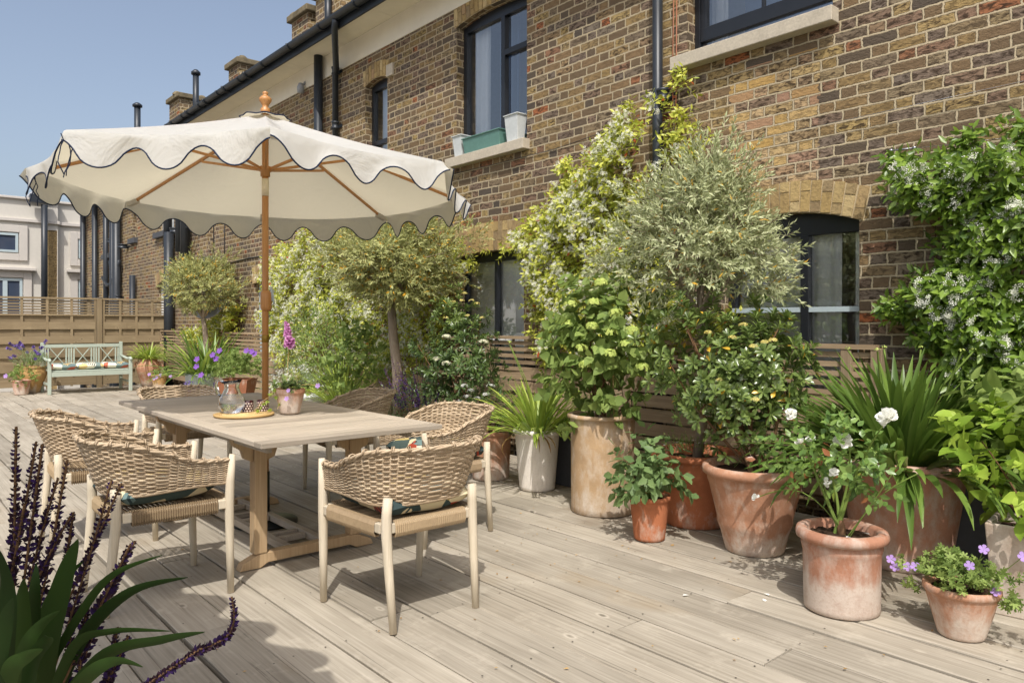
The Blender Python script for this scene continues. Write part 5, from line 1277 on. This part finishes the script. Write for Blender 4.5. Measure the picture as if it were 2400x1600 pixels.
for i, q in enumerate(fp):
    o = leafmesh('fallen_petal' if i < 3 else 'fallen_leaf', T_OBOV, [(0, 0, .004)], rdir(1)*[1, 1, 0], [(0, 0, 1)], .03, .022, M['petalw'] if i < 3 else M['dry'], None); o.location = (q.x, q.y, .001)
    tag(o, ('white rose petal lying alone in the middle of the deck', 'larger white rose petal fallen between the belted pot and the pink pot', 'tiny white rose petal just in front of the larger fallen petal', 'brown dead leaf lying on the deck below the belted pot')[i], 'petal' if i < 3 else 'leaf')
# small empty-looking terracotta pot behind the rose
q = G(1972, 1238, .30); q = Vector((q.x, q.y, 0)); r_ = potted(q+Vector((0, .03, 0)), 'low terracotta pot of bare soil tucked behind the pink rose pot', 'pot', name='terracotta_pot')
pot(r_, .11, .122, .315, M['terra'], .012, .03, soilz=.275)
# huge agapanthus pot
p = behind(G(2115, 1345), .24); r_ = potted(p, 'huge rosy clay pot overflowing with dark green strap leaves', 'potted plant')
pot(r_, .235, .315, .565, M['terra_huge'], .045, .055, soilz=.52)
strapclump(r_, 400, .51, .66, .046, M['aga'], (.05, 1.45), .30, (.25, 1.25), 7); strapclump(r_, 34, .52, .32, .040, M['agay'], (.9, 1.5), .28, (1.4, 2.6), 8, 'drooping_leaves')
strapclump(r_, 60, .50, .12, .02, M['dry'], (.1, 1.3), .28, (.2, 1.4), 9, 'dry_leaves')
tubes('flower_stalks', [(bend((.1*math.sin(i), .1*math.cos(i), .5), (.33*math.sin(i*1.9), .25*math.cos(i*1.9), 1.13), -.03, 6), .005) for i in range(6)], M['stem'], r_)
for i in range(6): heads(r_, [(.33*math.sin(i*1.9), .25*math.cos(i*1.9), 1.14)], .03, M['bud'], 12, 'flower_bud', T_LANCE)
# geranium at the front right
p = behind(G(2253, 1507), .09); r_ = potted(p, 'terracotta pot of lilac geraniums nearest the right edge', 'potted plant')
pot(r_, .086, .132, .212, M['terra'], .010, .035, soilz=.185, rings=((.15, -.003, .004), (.13, -.003, .004)))
P_, D = crown_pts((0, 0, .235), (.16, .15, .085), 120, 31, (.2, 1), .15, -.2, .8); shoot_leaves(P_, D, 3, .03, .9, .036, .036, T_PALM, 'foliage', M['soft'], r_)
P2, D2 = crown_pts((-.14, .02, .23), (.09, .1, .05), 24, 32); shoot_leaves(P2, D2, 3, .03, .9, .034, .034, T_PALM, 'foliage', M['soft'], r_)
P2, D2 = crown_pts((.2, .02, .22), (.12, .1, .05), 30, 33); shoot_leaves(P2, D2, 3, .03, .9, .034, .034, T_PALM, 'foliage', M['soft'], r_)
pb_ = Vector((p.x, p.y, 0)); st_ = []
for (x, y) in ((2305, 1287), (2272, 1325), (2333, 1385), (2145, 1327), (2125, 1327), (2097, 1328), (2088, 1310), (2398, 1304)):
    e = WY(x, y, p.y-.05)-pb_; flower5(r_, e, (.4, -.75, .5), .040, M['petalm']); st_.append((bend((e.x*.4, e.y*.4, .22), e, 0, 4, .01), .0014))
tubes('flower_stalks', st_, M['stem'], r_)
# square stone pot and dark planter at the right
p = G(2302, 1432); r_ = potted(Vector((p.x+.15, p.y+.15, 0)), 'square grey clay pot at the right edge with broad green leaves', 'potted plant')
m_ = MB(); H = .40
for a0, b0, z0_, z1_ in ((.125, .155, 0, H),):
    vs = [(sx*a0, sy*a0, z0_) for sx, sy in ((-1, -1), (1, -1), (1, 1), (-1, 1))]+[(sx*b0, sy*b0, z1_) for sx, sy in ((-1, -1), (1, -1), (1, 1), (-1, 1))]+[(sx*(b0-.02), sy*(b0-.02), z1_) for sx, sy in ((-1, -1), (1, -1), (1, 1), (-1, 1))]+[(sx*(b0-.025), sy*(b0-.025), z1_-.05) for sx, sy in ((-1, -1), (1, -1), (1, 1), (-1, 1))]
    m_.add(vs, [(q, (q+1) % 4, 4+(q+1) % 4, 4+q) for q in range(4)]+[(4+q, 4+(q+1) % 4, 8+(q+1) % 4, 8+q) for q in range(4)]+[(8+q, 8+(q+1) % 4, 12+(q+1) % 4, 12+q) for q in range(4)]+[(3, 2, 1, 0)])
m_.build('pot', M['stonepot'], r_, .006); m_ = MB(); m_.bb(-.132, .132, -.132, .132, H-.06, H-.045); m_.build('soil', M['soil'], r_); r_.rotation_euler.z = .12
shrub(r_, (.02, .02, .60), (.26, .24, .28), 75, T_HEART, .075, .058, M['lime'], seed=41, nl=6, sl=.12, ang=1.2, stems=7, base=(0, 0, .36), curve=.15)
p = WY(2330, 1200, 4.35); r_ = potted(Vector((p.x+.12, 4.42, 0)), 'tall dark grey planter with big-leaved hydrangea under the right jasmine', 'planter', name='planter')
m_ = MB(); m_.bb(-.46, .52, -.2, .2, 0, .02)
for a, c_, e, g_ in ((-.46, .52, -.2, -.175), (-.46, .52, .175, .2), (-.46, -.435, -.175, .175), (.495, .52, -.175, .175)): m_.bb(a, c_, e, g_, .02, .52)
m_.build('box', M['slate'], r_, .004); m_ = MB(); m_.bb(-.434, .494, -.174, .174, .44, .48); m_.build('soil', M['soil'], r_)
shrub(r_, (.12, -.16, .66), (.36, .28, .34), 100, T_HEART, .10, .068, M['soft'], seed=42, nl=6, sl=.14, ang=1.2, stems=8, base=(.05, 0, .45), curve=.2)
# dark box behind pots near the white pot
r_ = potted(Vector(WY(1335, 1090, 4.3)).xyz, 'dark grey planter between the white pot and the tall clay cylinder', 'planter', name='planter')
m_ = MB(); m_.bb(-.16, .16, -.14, .14, 0, .40); m_.build('box', M['slate'], r_, .005)
P_, D = crown_pts((0, 0, .55), (.22, .18, .2), 60, 51); shoot_leaves(P_, D, 8, .1, .8, .045, .014, T_LANCE, 'foliage', M['soft'], r_)

# rhododendron-like shrub with white trusses
cx = WY(1095, 930, 4.25); r_ = potted(Vector((cx.x, 4.2, 0)), 'dark glossy shrub with cream blossom trusses below the middle window', 'shrub', name='flowering_shrub')
rb_ = Vector((cx.x, 4.2, 0)); pot(r_, .17, .2, .38, M['terra_brown'], .02, .04)
cc = WY(1066, 850, 4.2)-rb_
P_, D = shrub(r_, cc, (.50, .30, .42), 290, T_OBOV, .082, .026, M['dkleaf'], 'whorl', 61, 12, .06, 1.4, (.3, 1), .28, -1, .4, 9, base=(0, 0, .35), stemr=.008)
cc2 = WY(1062, 745, 4.25)-rb_; P2, D2 = crown_pts(cc2, (.24, .2, .17), 60, 62, (.3, 1), .3, -.8, .6); shoot_leaves(P2, D2, 12, .07, 1.25, .08, .025, T_OBOV, 'foliage', M['glossy'], r_, whorl=True)
heads(r_, [WY(x, y, 3.92)-rb_ for x, y in ((1046, 790), (1132, 802), (1025, 842), (1046, 852))], .085, M['petalc'], 24)
heads(r_, [WY(x, y, 3.98)-rb_ for x, y in ((1082, 705), (1105, 705), (1118, 712), (1096, 740), (1130, 745), (1045, 745), (1088, 688), (1062, 708))], .05, M['petaly'], 20)
# purple salvia, mid ground, in a zinc tub
cx = WY(985, 940, 3.95); r_ = potted(Vector((cx.x, 3.95, 0)), 'low zinc tub with dark purple salvia spikes in front of the middle olive', 'potted plant'); rb_ = Vector((cx.x, 3.95, 0))
m_ = MB(); m_.lathe([(0, 0), (.18, 0), (.2, .3), (.21, .31), (.19, .31), (.185, .25), (0, .25)], 32); m_.build('tub', M['zinc'], r_)
P_, D = crown_pts((0, 0, .45), (.42, .25, .25), 200, 71, (.3, 1), .2, -.6, .6); shoot_leaves(P_, D, 8, .12, .8, .035, .012, T_LANCE, 'foliage', M['dkleaf'], r_)
SO, SD, SL = [], [], []; sp = []
rr = random.Random(12)
for i in range(34):
    x = rr.uniform(-.45, .30); y = rr.uniform(-.22, .2); z = rr.uniform(.6, .98); a = Vector((x*.6, y*.6, .4)); e = Vector((x*1.15-.10, y, z))
    o_, d_, l_, pts = spike(a, e, rr.uniform(-.02, .03), 4, .01, None, r_, size=.014, den=18, bare=.3); SO.append(o_); SD.append(d_); SL.append(l_); sp.append((pts, .0017))
O = np.concatenate(SO); D_ = np.concatenate(SD); L_ = np.concatenate(SL)
leafmesh('flower_spikes', T_SMALL, O, D_, D_+RS.normal(0, .5, D_.shape), L_*1.15, L_*.8, M['lavp'] if 'lavp' in M else M['salvm'] if 'salvm' in M else M['salv'], r_, 'stuff'); tubes('stems', sp, M['stemb'], r_, 'stuff', 3)
# snapdragon-like white flowers beside
P_ = np.array([list(WY(x, y, 3.9)-rb_) for x, y in ((1088, 905), (1095, 930), (1078, 940), (1105, 915), (1118, 935), (1060, 960), (1140, 925), (1150, 905))]); heads(r_, P_, .07, M['petalw'], 14, 'white_flowers')
# leafy tall plant with grassy leaves in white ribbed pot
cx = WY(800, 945, 4.15); r_ = potted(Vector((cx.x, 4.15, 0)), 'white ribbed round pot with grassy leaves and tall green stems', 'potted plant'); rb_ = Vector((cx.x, 4.15, 0))
m_ = MB(); pr = [(0, 0), (.15, 0)]+[(.155+.006*math.cos(i*PI), .02+.34*i/16) for i in range(17)]+[(.165, .37), (.15, .37), (.14, .3), (0, .3)]
m_.lathe(pr, 40); m_.build('pot', M['white'], r_)
strapclump(r_, 120, .3, .85, .022, M['agay'], (.1, 1.0), .12, (.3, 1.6), 13); strapclump(r_, 40, .3, .2, .01, M['dry'], (.5, 1.5), .14, (.4, 1.4), 14, 'dry_leaves')
cc = WY(835, 850, 4.1)-rb_; shrub(r_, cc, (.34, .25, .42), 90, T_HEART, .07, .052, M['soft'], seed=81, nl=6, sl=.16, ang=1.1, stems=8, base=(.1, 0, .3), stemm='stem')
tubes('flower_stalks', [(bend((0, 0, .35), WY(x, y, 4.0)-rb_, -.03, 6), .004) for x, y in ((742, 745), (737, 760), (790, 740), (712, 765), (700, 790), (806, 760))], M['stem'], r_)
heads(r_, [WY(x, y, 4.0)-rb_ for x, y in ((742, 745), (737, 760), (790, 740), (712, 765), (700, 790), (806, 760))], .05, M['petalc'], 12, 'flower_bud', T_SMALL)
# green shrub mass left of middle (behind the foxglove)
cx = WY(745, 860, 4.45); r_ = potted(Vector((cx.x, 4.45, 0)), 'tall narrow-leaved green shrub growing against the left jasmine', 'shrub', name='leafy_shrub'); rb_ = Vector((cx.x, 4.45, 0))
pot(r_, .2, .24, .4, M['terra_brown'], .02, .04)
cc = WY(745, 815, 4.4)-rb_; shrub(r_, cc, (.55, .22, .46), 190, T_LANCE, .075, .016, M['soft'], seed=91, nl=10, sl=.2, ang=.8, stems=10, base=(0, 0, .38), shell=(.2, 1), amp=.3)
# daisies
cx = WY(715, 930, 4.05); r_ = potted(Vector((cx.x, 4.05, 0)), 'white fluted tub brimming with tiny white daisies', 'potted plant'); rb_ = Vector((cx.x, 4.05, 0))
m_ = MB(); m_.lathe([(0, 0), (.24, 0), (.27, .4), (.28, .41), (.26, .41), (.25, .36), (0, .36)], 40); m_.build('tub', M['white'], r_)
P_, D = crown_pts((0, 0, .5), (.62, .34, .22), 420, 95, (.2, 1), .2, -.5, .6); shoot_leaves(P_, D, 8, .1, .6, .03, .006, T_SMALL, 'foliage', M['grey'], r_)
k = 260; dp = np.array([0, -.05, .52])+nrm(RS.normal(size=(k, 3))+np.array([0, -.6, .5]))*np.array([.66, .36, .26])*RS.uniform(.8, 1.05, (k, 1)); leafmesh('daisies', T_FIVE, dp, rdir(k), np.tile([.1, -.8, .7], (k, 1))+RS.normal(0, .3, (k, 3)), .026, .026, M['petalw'], r_, 'stuff')
# foxglove
cx = WY(671, 900, 4.0); r_ = empty('foxglove', (cx.x, 4.0, 0), 0, 'tall pink foxglove spike tied to a cane beside the parasol pole', 'flower'); rb_ = Vector((cx.x, 4.0, 0))
a = WY(666, 880, 4.0)-rb_; b_ = WY(671, 745, 4.0)-rb_; tubes('stem', [(bend((0, 0, .2), b_, 0, 6), .006)], M['stem'], r_); tubes('cane', [([Vector((-.02, -.01, .2)), WY(677, 815, 4.0)-rb_], .006)], M['cane'], r_)
O = []; D_ = []
for i in range(58):
    t = i/58; px_, py_ = 671+4*math.sin(t*3)+(8*(1-t) if t < .4 else 0), 808-56*t; c_ = WY(px_, py_, 4.0)-rb_; az = i*2.4; d_ = Vector((math.cos(az)*.8, math.sin(az)*.8-.3, -.35)); O.append(list(c_)); D_.append(list(d_))
TB = (np.array([(math.cos(a_)*w_, y_, math.sin(a_)*w_) for y_, w_ in ((0, .12), (.6, .26), (1, .42)) for a_ in [2*PI*k/6 for k in range(6)]]), [(i*6+j, i*6+(j+1) % 6, (i+1)*6+(j+1) % 6, (i+1)*6+j) for i in range(2) for j in range(6)])
leafmesh('flowers', TB, O, D_, rdir(len(O)), np.linspace(.075, .03, len(O)), np.linspace(.07, .03, len(O)), M['petalpk'], r_, 'stuff')
P_, D = crown_pts((0, 0, .35), (.2, .18, .15), 26, 97, up=.8); shoot_leaves(P_, D, 5, .1, .9, .12, .045, T_LANCE, 'foliage', M['soft'], r_); m_ = MB(); m_.lathe([(0, 0), (.12, 0), (.14, .24), (.12, .24), (.12, .2), (0, .2)], 24); m_.build('pot', M['terra_brown'], r_)
# far-left group: zinc cylinder with agapanthus, white pot with lavender, brown tapering planter
def at9(px, zc=9.0): return CZ(px, 900, zc)
q = at9(468, 9.4); r_ = potted(Vector((q.x, q.y, 0)), 'pale zinc cylinder with a wide fan of green strap leaves beyond the table', 'potted plant'); rb_ = Vector((q.x, q.y, 0))
m_ = MB(); m_.lathe([(0, 0), (.17, 0), (.17, .64), (.18, .65), (.16, .65), (.155, .6), (0, .6)], 36); m_.build('pot', M['zinc'], r_)
q2 = at9(505, 9.6)-rb_
it = []; rr = random.Random(33)
for i in range(230):
    az = rr.uniform(0, 2*PI); qd = rr.random()**.7; el = PI/2-.1-1.2*qd; s_ = rr.uniform(-.05, 1.0)
    it.append(((q2.x*s_+.1*math.cos(az), q2.y*s_+.1*math.sin(az), .60), az, el, .66*rr.uniform(.6, 1.1), .030*rr.uniform(.75, 1.2), rr.uniform(.3, 1.3)*(.6+.7*qd)))
straps('leaves', it[:150], M['aga'], r_); straps('leaves', it[150:], M['agay'], r_)
bs = [(389, 789), (422, 768), (405, 772), (379, 803), (384, 818), (427, 800), (570, 771), (541, 780)]
tubes('flower_stalks', [(bend((q2.x*.3, q2.y*.3, .6), CZ(x, y, 9.3)-rb_, -.03, 6), .005) for x, y in bs], M['stem'], r_); heads(r_, [CZ(x, y, 9.3)-rb_ for x, y in bs], .035, M['petaly'], 12, 'flower_bud', T_SMALL)
q = at9(503, 8.8); r_ = potted(Vector((q.x, q.y, 0)), 'white enamel pot with lavender seen behind the water jug', 'potted plant')
m_ = MB(); m_.lathe([(0, 0), (.13, 0), (.155, .1), (.155, .5), (.165, .52), (.145, .52), (.14, .46), (0, .46)], 36); m_.build('pot', M['white'], r_)
P_, D = crown_pts((0, 0, .5), (.2, .18, .1), 70, 98, up=.9); shoot_leaves(P_, D, 8, .12, .5, .03, .006, T_SMALL, 'foliage', M['grey'], r_)
SO = []; SD = []; SL = []; sp = []
for i in range(16):
    a_ = rr.uniform(0, 6.3); o_, d_, l_, pts = spike(Vector((0, 0, .5)), Vector((.26*math.cos(a_), .26*math.sin(a_)-.1, rr.uniform(.34, .62))), -.08, 4, .01, None, r_, size=.014, den=8, bare=.75); SO.append(o_); SD.append(d_); SL.append(l_); sp.append((pts, .0015))
leafmesh('flower_spikes', T_SMALL, np.concatenate(SO), np.concatenate(SD), rdir(sum(map(len, SO))), .02, .014, M['lav'], r_, 'stuff'); tubes('stems', sp, M['stem'], r_, 'stuff', 3)
q = at9(557, 8.4); r_ = potted(Vector((q.x, q.y, 0)), 'brown tapering planter with purple geraniums behind the water jug', 'potted plant'); rb_ = Vector((q.x, q.y, 0)); r_.rotation_euler.z = 0
m_ = MB(); rt_, r0_, H = .235, .07, .66
m_.lathe([(0, 0), (r0_, 0), (r0_+.01, .01), (rt_, H-.02), (rt_+.008, H), (rt_-.02, H), (rt_-.03, H-.06), (0, H-.06)], 4, smooth=False); pm = m_.build('pot', M['terra_brown'], r_, .004); pm.rotation_euler.z = math.atan2(FW[1], FW[0])+PI/4
P_, D = crown_pts((-.05, 0, .78), (.32, .22, .16), 190, 99, (.2, 1), .2, -.6, .6); shoot_leaves(P_, D, 4, .06, .9, .045, .045, T_PALM, 'foliage', M['soft'], r_)
for x, y in ((515, 822), (499, 832), (507, 841), (462, 842), (461, 859), (472, 879), (597, 829), (578, 822), (590, 824)):
    e = CZ(x, y, 8.2)-rb_; flower5(r_, e, (.5, -.7, .4), .072, M['petalp'] if x < 600 else M['petalm'])
# corner pots by the bench
def corner(px, py, r0, zt): q = behind(G(px, py), r0); return q
q = behind(G(349, 909), .16); r_ = potted(q, 'ribbed terracotta amphora with spiky light leaves at the corner of the fence', 'potted plant')
m_ = MB(); pr = [(0, 0), (.13, 0), (.15, .1), (.20, .26), (.235, .38), (.225, .46), (.16, .53), (.15, .56), (.175, .57), (.14, .57), (0, .54)]
m_.lathe(pr, 48, wob=.015); pp = m_.build('pot', M['terra'], r_)
for s_ in (-1, 1):
    h = Vector((RT[0], RT[1], 0))*s_; m_ = MB(); m_.tube([h*.225+Vector((0, 0, .40)), h*.29+Vector((0, 0, .43)), h*.27+Vector((0, 0, .50)), h*.17+Vector((0, 0, .51))], .02, 7); m_.build('handle', M['terra'], pp)
strapclump(r_, 170, .55, .42, .028, M['agay'], (.1, 1.3), .12, (.3, 1.5), 23)
q = behind(G(373, 912), .12); r_ = potted(q, 'small ochre terracotta pot with violas in front of the amphora', 'potted plant')
pot(r_, .10, .14, .28, M['ochre'], .015, .04); P_, D = crown_pts((0, 0, .30), (.2, .16, .06), 50, 101, up=.8); shoot_leaves(P_, D, 4, .05, .9, .04, .03, T_SMALL, 'foliage', M['soft'], r_)
rb_ = Vector((q.x, q.y, 0))
for x, y in ((361, 887), (367, 884), (376, 879), (350, 877), (400, 881)): flower5(r_, CZ(x, y, 14.3)-rb_, (.7, -.6, .3), .07, M['petalm'])
q = behind(G(75, 922), .16); r_ = potted(q, 'ochre clay jar of lavender to the left of the bench', 'potted plant')
m_ = MB(); m_.lathe([(0, 0), (.12, 0), (.15, .1), (.22, .28), (.245, .37), (.22, .43), (.2, .46), (.235, .49), (.2, .49), (.18, .45), (0, .45)], 40); m_.build('pot', M['ochre'], r_)
P_, D = crown_pts((0, 0, .52), (.27, .22, .13), 170, 111, (.2, 1), .1, -.2, .8); shoot_leaves(P_, D, 9, .14, .45, .05, .008, T_SMALL, 'foliage', M['grey'], r_)
SO = []; SD = []; SL = []; sp = []
for i in range(26):
    a_ = rr.uniform(0, 6.3); k_ = rr.uniform(.2, 1); o_, d_, l_, pts = spike(Vector((0, 0, .5)), Vector((.5*k_*math.cos(a_), .5*k_*math.sin(a_), rr.uniform(.62, .98)-.25*k_*0)), -.04, 4, .01, None, r_, size=.03, den=7, bare=.82); SO.append(o_); SD.append(d_); SL.append(l_); sp.append((pts, .003))
leafmesh('flower_spikes', T_SMALL, np.concatenate(SO), np.concatenate(SD), rdir(sum(map(len, SO))), .036, .026, M['lav'], r_, 'stuff'); tubes('stems', sp, M['stem'], r_, 'stuff', 3)
q = behind(G(50, 926), .12); r_ = potted(q, 'small rosy terracotta pot with trailing leaves left of the bench', 'potted plant')
pot(r_, .11, .145, .27, M['terra_huge'], .012, .04); P_, D = crown_pts((0, 0, .33), (.34, .22, .16), 90, 102, amp=.3, up=.5); shoot_leaves(P_, D, 4, .08, .9, .05, .045, T_PALM, 'foliage', M['soft'], r_)
flower5(r_, CZ(14, 881, 13.6)-Vector((q.x, q.y, 0)), (.7, -.6, .3), .09, M['petalm'])
# flower pot on the table
p = G(680, 972, .74); p = behind(p, .05); r_ = empty('potted_plant', (p.x, p.y, .741), 0, 'terracotta pot of trailing lilac geranium standing on the table', 'potted plant')
pot(r_, .058, .080, .150, M['terra'], .007, .035, soilz=.13, rings=())
rb_ = Vector((p.x, p.y, .741)); P_, D = crown_pts((0, 0, .145), (.085, .08, .03), 34, 121, (.3, 1), .2, -.2, .8); shoot_leaves(P_, D, 3, .02, .9, .03, .03, T_PALM, 'foliage', M['dkleaf'], r_)
zp = p.dot(Vector((FW[0], FW[1], 0)))
P_ = np.array([list(CZ(x, y, zp-.06)-rb_) for x, y in ((632, 925), (640, 912), (628, 945), (618, 950), (636, 962), (610, 958), (650, 905), (725, 915), (718, 930), (648, 935), (655, 950), (600, 962), (730, 908))]); shoot_leaves(P_, RS.normal(0, 1, P_.shape)+[0, -.3, .5], 3, .012, .9, .022, .022, T_PALM, 'trailing_leaves', M['lime'], r_)
fl = [(745, 904, .032), (672, 934, .030), (676, 915, .026)]; st_ = []
for x, y, s_ in fl: e = CZ(x, y, zp-.11)-rb_; flower5(r_, e, (.55, -.7, .3), s_, M['petalm']); st_.append((bend((0, 0, .14), e, -.02, 5), .0012))
for x, y in ((606, 948), (595, 962), (632, 925), (650, 958), (700, 880)): st_.append((bend((0, 0, .14), CZ(x, y, zp-.07)-rb_, -.02, 6), .0012))
tubes('stems', st_, M['cane'], r_)

# ------------------------------------------------------------------ foreground: dark strap leaves and salvia
fb = Vector((RT[0]*-1.02+FW[0]*1.22, RT[1]*-1.02+FW[1]*1.22, 0))
r_ = empty('potted_plant', fb, 0, 'dark broad strap-leaved plant in the lower left corner close to the camera', 'potted plant')
m_ = MB(); m_.lathe([(0, 0), (.16, 0), (.2, .3), (.21, .32), (.19, .32), (.18, .28), (0, .28)], 32); m_.build('pot', M['terra'], r_)
def leafto(tips, w_, zc, base, mat, name='leaves'):
    V = []; F = []
    for (pts, wd) in tips:
        P3 = [CZ(x, y, z_)-Vector((fb.x, fb.y, 0)) for x, y, z_ in pts]
        # smooth curve through the points
        n = 22; C = []
        for i in range(n+1):
            t = i/n*(len(P3)-1); k = min(int(t), len(P3)-2); f = t-k; p0 = P3[max(k-1, 0)]; p1 = P3[k]; p2 = P3[k+1]; p3 = P3[min(k+2, len(P3)-1)]
            C.append(.5*((2*p1)+(p2-p0)*f+(2*p0-5*p1+4*p2-p3)*f*f+(3*p1-p0-3*p2+p3)*f**3))
        s0 = len(V)
        for i, c_ in enumerate(C):
            t = i/n; tg = (C[min(i+1, n)]-C[max(i-1, 0)]).normalized(); vd = Vector((FW[0], FW[1], .45)).normalized(); sd_ = tg.cross(vd).normalized(); up = sd_.cross(tg)
            ww = .52*wd*min(1, .8+t)*(1-max(0, (t-.35)/.65)**1.8)+.001; V += [c_-sd_*ww/2+up*ww*.12, c_, c_+sd_*ww/2+up*ww*.12]
        for i in range(n): a = s0+3*i; F += [(a, a+1, a+4, a+3), (a+1, a+2, a+5, a+4)]
    me = bpy.data.meshes.new(name); me.from_pydata([tuple(v) for v in V], [], F); me.materials.append(mat); me.polygons.foreach_set('use_smooth', [True]*len(F)); me.update(); return link(name, me, r_)
z_ = 1.15
FL = [([(90, 1680, 1.2), (110, 1500, 1.1), (150, 1350, 1.05), (183, 1262, 1.02)], .062), ([(40, 1700, 1.2), (45, 1500, 1.1), (50, 1420, 1.05), (56, 1355, 1.0)], .055), ([(0, 1650, 1.1), (10, 1480, 1.0), (15, 1380, .98), (0, 1290, .95)], .05),
      ([(110, 1680, 1.2), (190, 1500, 1.1), (300, 1390, 1.02), (440, 1352, .98)], .034), ([(80, 1620, 1.2), (180, 1450, 1.1), (260, 1350, 1.05), (380, 1300, 1.02)], .022),
      ([(120, 1680, 1.15), (240, 1540, 1.0), (380, 1500, .95), (480, 1480, .93)], .034), ([(110, 1700, 1.1), (200, 1590, .95), (270, 1550, .93), (335, 1562, .92)], .036), ([(100, 1690, 1.15), (170, 1520, 1.05), (260, 1480, 1.0), (400, 1478, .98)], .026),
      ([(20, 1690, 1.1), (50, 1540, 1.0), (90, 1470, .98), (140, 1430, .95)], .034), ([(60, 1700, 1.0), (70, 1560, .95), (110, 1500, .92), (110, 1490, .9)], .034), ([(60, 1650, 1.3), (100, 1450, 1.25), (140, 1370, 1.2), (200, 1310, 1.2)], .03),
      ([(10, 1700, 1.0), (20, 1580, .9), (60, 1540, .88), (100, 1520, .86)], .04), ([(70, 1700, 1.2), (75, 1480, 1.15), (80, 1380, 1.1), (85, 1320, 1.1)], .04), ([(0, 1700, .95), (-10, 1560, .9), (10, 1460, .88), (30, 1400, .86)], .045)]
leafto(FL, 0, 0, 0, M['agad'])
sv = empty('salvia_plant', fb+Vector((RT[0]*-.18, RT[1]*-.18, 0)), 0, 'tall dark purple salvia spikes close to the camera at the left edge', 'flower'); vb = Vector(sv.location)
SP = [((30, 1500), (38, 1000), 1.25), ((40, 1480), (100, 1040), 1.22), ((10, 1420), (85, 1035), 1.3), ((60, 1560), (158, 1078), 1.25), ((30, 1530), (136, 1120), 1.3), ((0, 1450), (58, 1180), 1.15),
      ((110, 1620), (262, 1125), 1.2), ((90, 1560), (285, 1132), 1.28), ((120, 1600), (172, 1200), 1.3), ((160, 1640), (316, 1268), 1.25), ((130, 1640), (306, 1275), 1.1), ((180, 1640), (205, 1410), 1.2), ((240, 1640), (275, 1470), 1.2), ((200, 1660), (300, 1490), 1.15), ((150, 1650), (168, 1430), 1.25), ((20, 1540), (165, 1210), 1.15)]
SO = []; SD = []; SL = []; st_ = []
for i, (a, b_, zc) in enumerate(SP):
    A = CZ(a[0], a[1], zc+.05)-vb; B_ = CZ(b_[0], b_[1], zc-.03)-vb; o_, d_, l_, pts = spike(A, B_, rr.uniform(-.02, .02), 6, .01, None, sv, size=.0085, den=30, bare=.25); SO.append(o_); SD.append(d_); SL.append(l_); st_.append((pts, .0022))
A = CZ(290, 1640, 1.05)-vb; B_ = CZ(543, 1398, 1.0)-vb; mid = CZ(470, 1520, 1.02)-vb
pts = [A.lerp(mid, t_/6) for t_ in range(6)]+[mid+(B_-mid)*(t_/6)+Vector((0, 0, -.012*math.sin(PI*t_/6)))+(Vector((RT[0], RT[1], 0))*.02*math.sin(PI*t_/6)) for t_ in range(7)]
o2 = []; d2 = []; l2 = []
for i in range(40):
    t_ = .12+.88*i/40; x = t_*(len(pts)-1); k = min(int(x), len(pts)-2); c_ = pts[k].lerp(pts[k+1], x-k); tg = (pts[k+1]-pts[k]).normalized(); sp_ = 1 if t_ > .45 else .5
    for j in range(6):
        az = 2*PI*j/6+i*.7; a_ = tg.cross(Vector((.3, .1, 1))).normalized(); b__ = tg.cross(a_); pd = a_*math.cos(az)+b__*math.sin(az); o2.append(list(c_)); d2.append(list(pd+tg*.7)); l2.append(.0095*(1-.5*max(0, t_-.6)/.4)*(.75+.25*sp_))
SO.append(np.array(o2)); SD.append(np.array(d2)); SL.append(np.array(l2)); st_.append((pts, .0018))
O = np.concatenate(SO); D_ = np.concatenate(SD); L_ = np.concatenate(SL); pick = RS.rand(len(O)) < .36
for nm, mk, sel in (('florets', 'salv', pick), ('calyxes', 'salvd', ~pick)): leafmesh(nm, T_LANCE, O[sel], D_[sel], D_[sel]*0+RS.normal(0, 1, D_[sel].shape), L_[sel]*(1.25 if nm == 'florets' else 1), L_[sel]*.75, M[mk], sv, 'stuff')
tubes('stems', st_+[(bend((0, 0, .2), Vector(s_[0][0]), 0, 5), .0025) for s_ in st_], M['stemb'], sv, 'stuff', 4)
P_, D = crown_pts((-.02, .0, .42), (.25, .22, .18), 60, 131, up=.8); shoot_leaves(P_, D, 6, .12, .9, .06, .026, T_LANCE, 'foliage', M['agad'], sv)
m_ = MB(); m_.lathe([(0, 0), (.13, 0), (.16, .24), (.15, .24), (.14, .2), (0, .2)], 24); m_.build('pot', M['terra'], sv)

# leaf litter along the pots
k = 170; lx = []; 
for i in range(k):
    p = G(random.uniform(1150, 2380), 0+random.uniform(1130, 1330)) if i < 90 else G(random.uniform(300, 2300), random.uniform(1100, 1590)); lx.append((p.x, p.y, .004+random.uniform(0, .004)))
lx = [q for q in lx if q[1] < 4.85]
tag(leafmesh('leaf_litter', T_SMALL, lx, rdir(len(lx))*[1, 1, .05], np.tile([0, 0, 1.], (len(lx), 1))+RS.normal(0, .2, (len(lx), 3)), RS.uniform(.008, .026, len(lx)), .009, M['dry']), 'scattered dry leaf fragments on the deck along the row of pots', 'leaf litter', None, 'stuff')
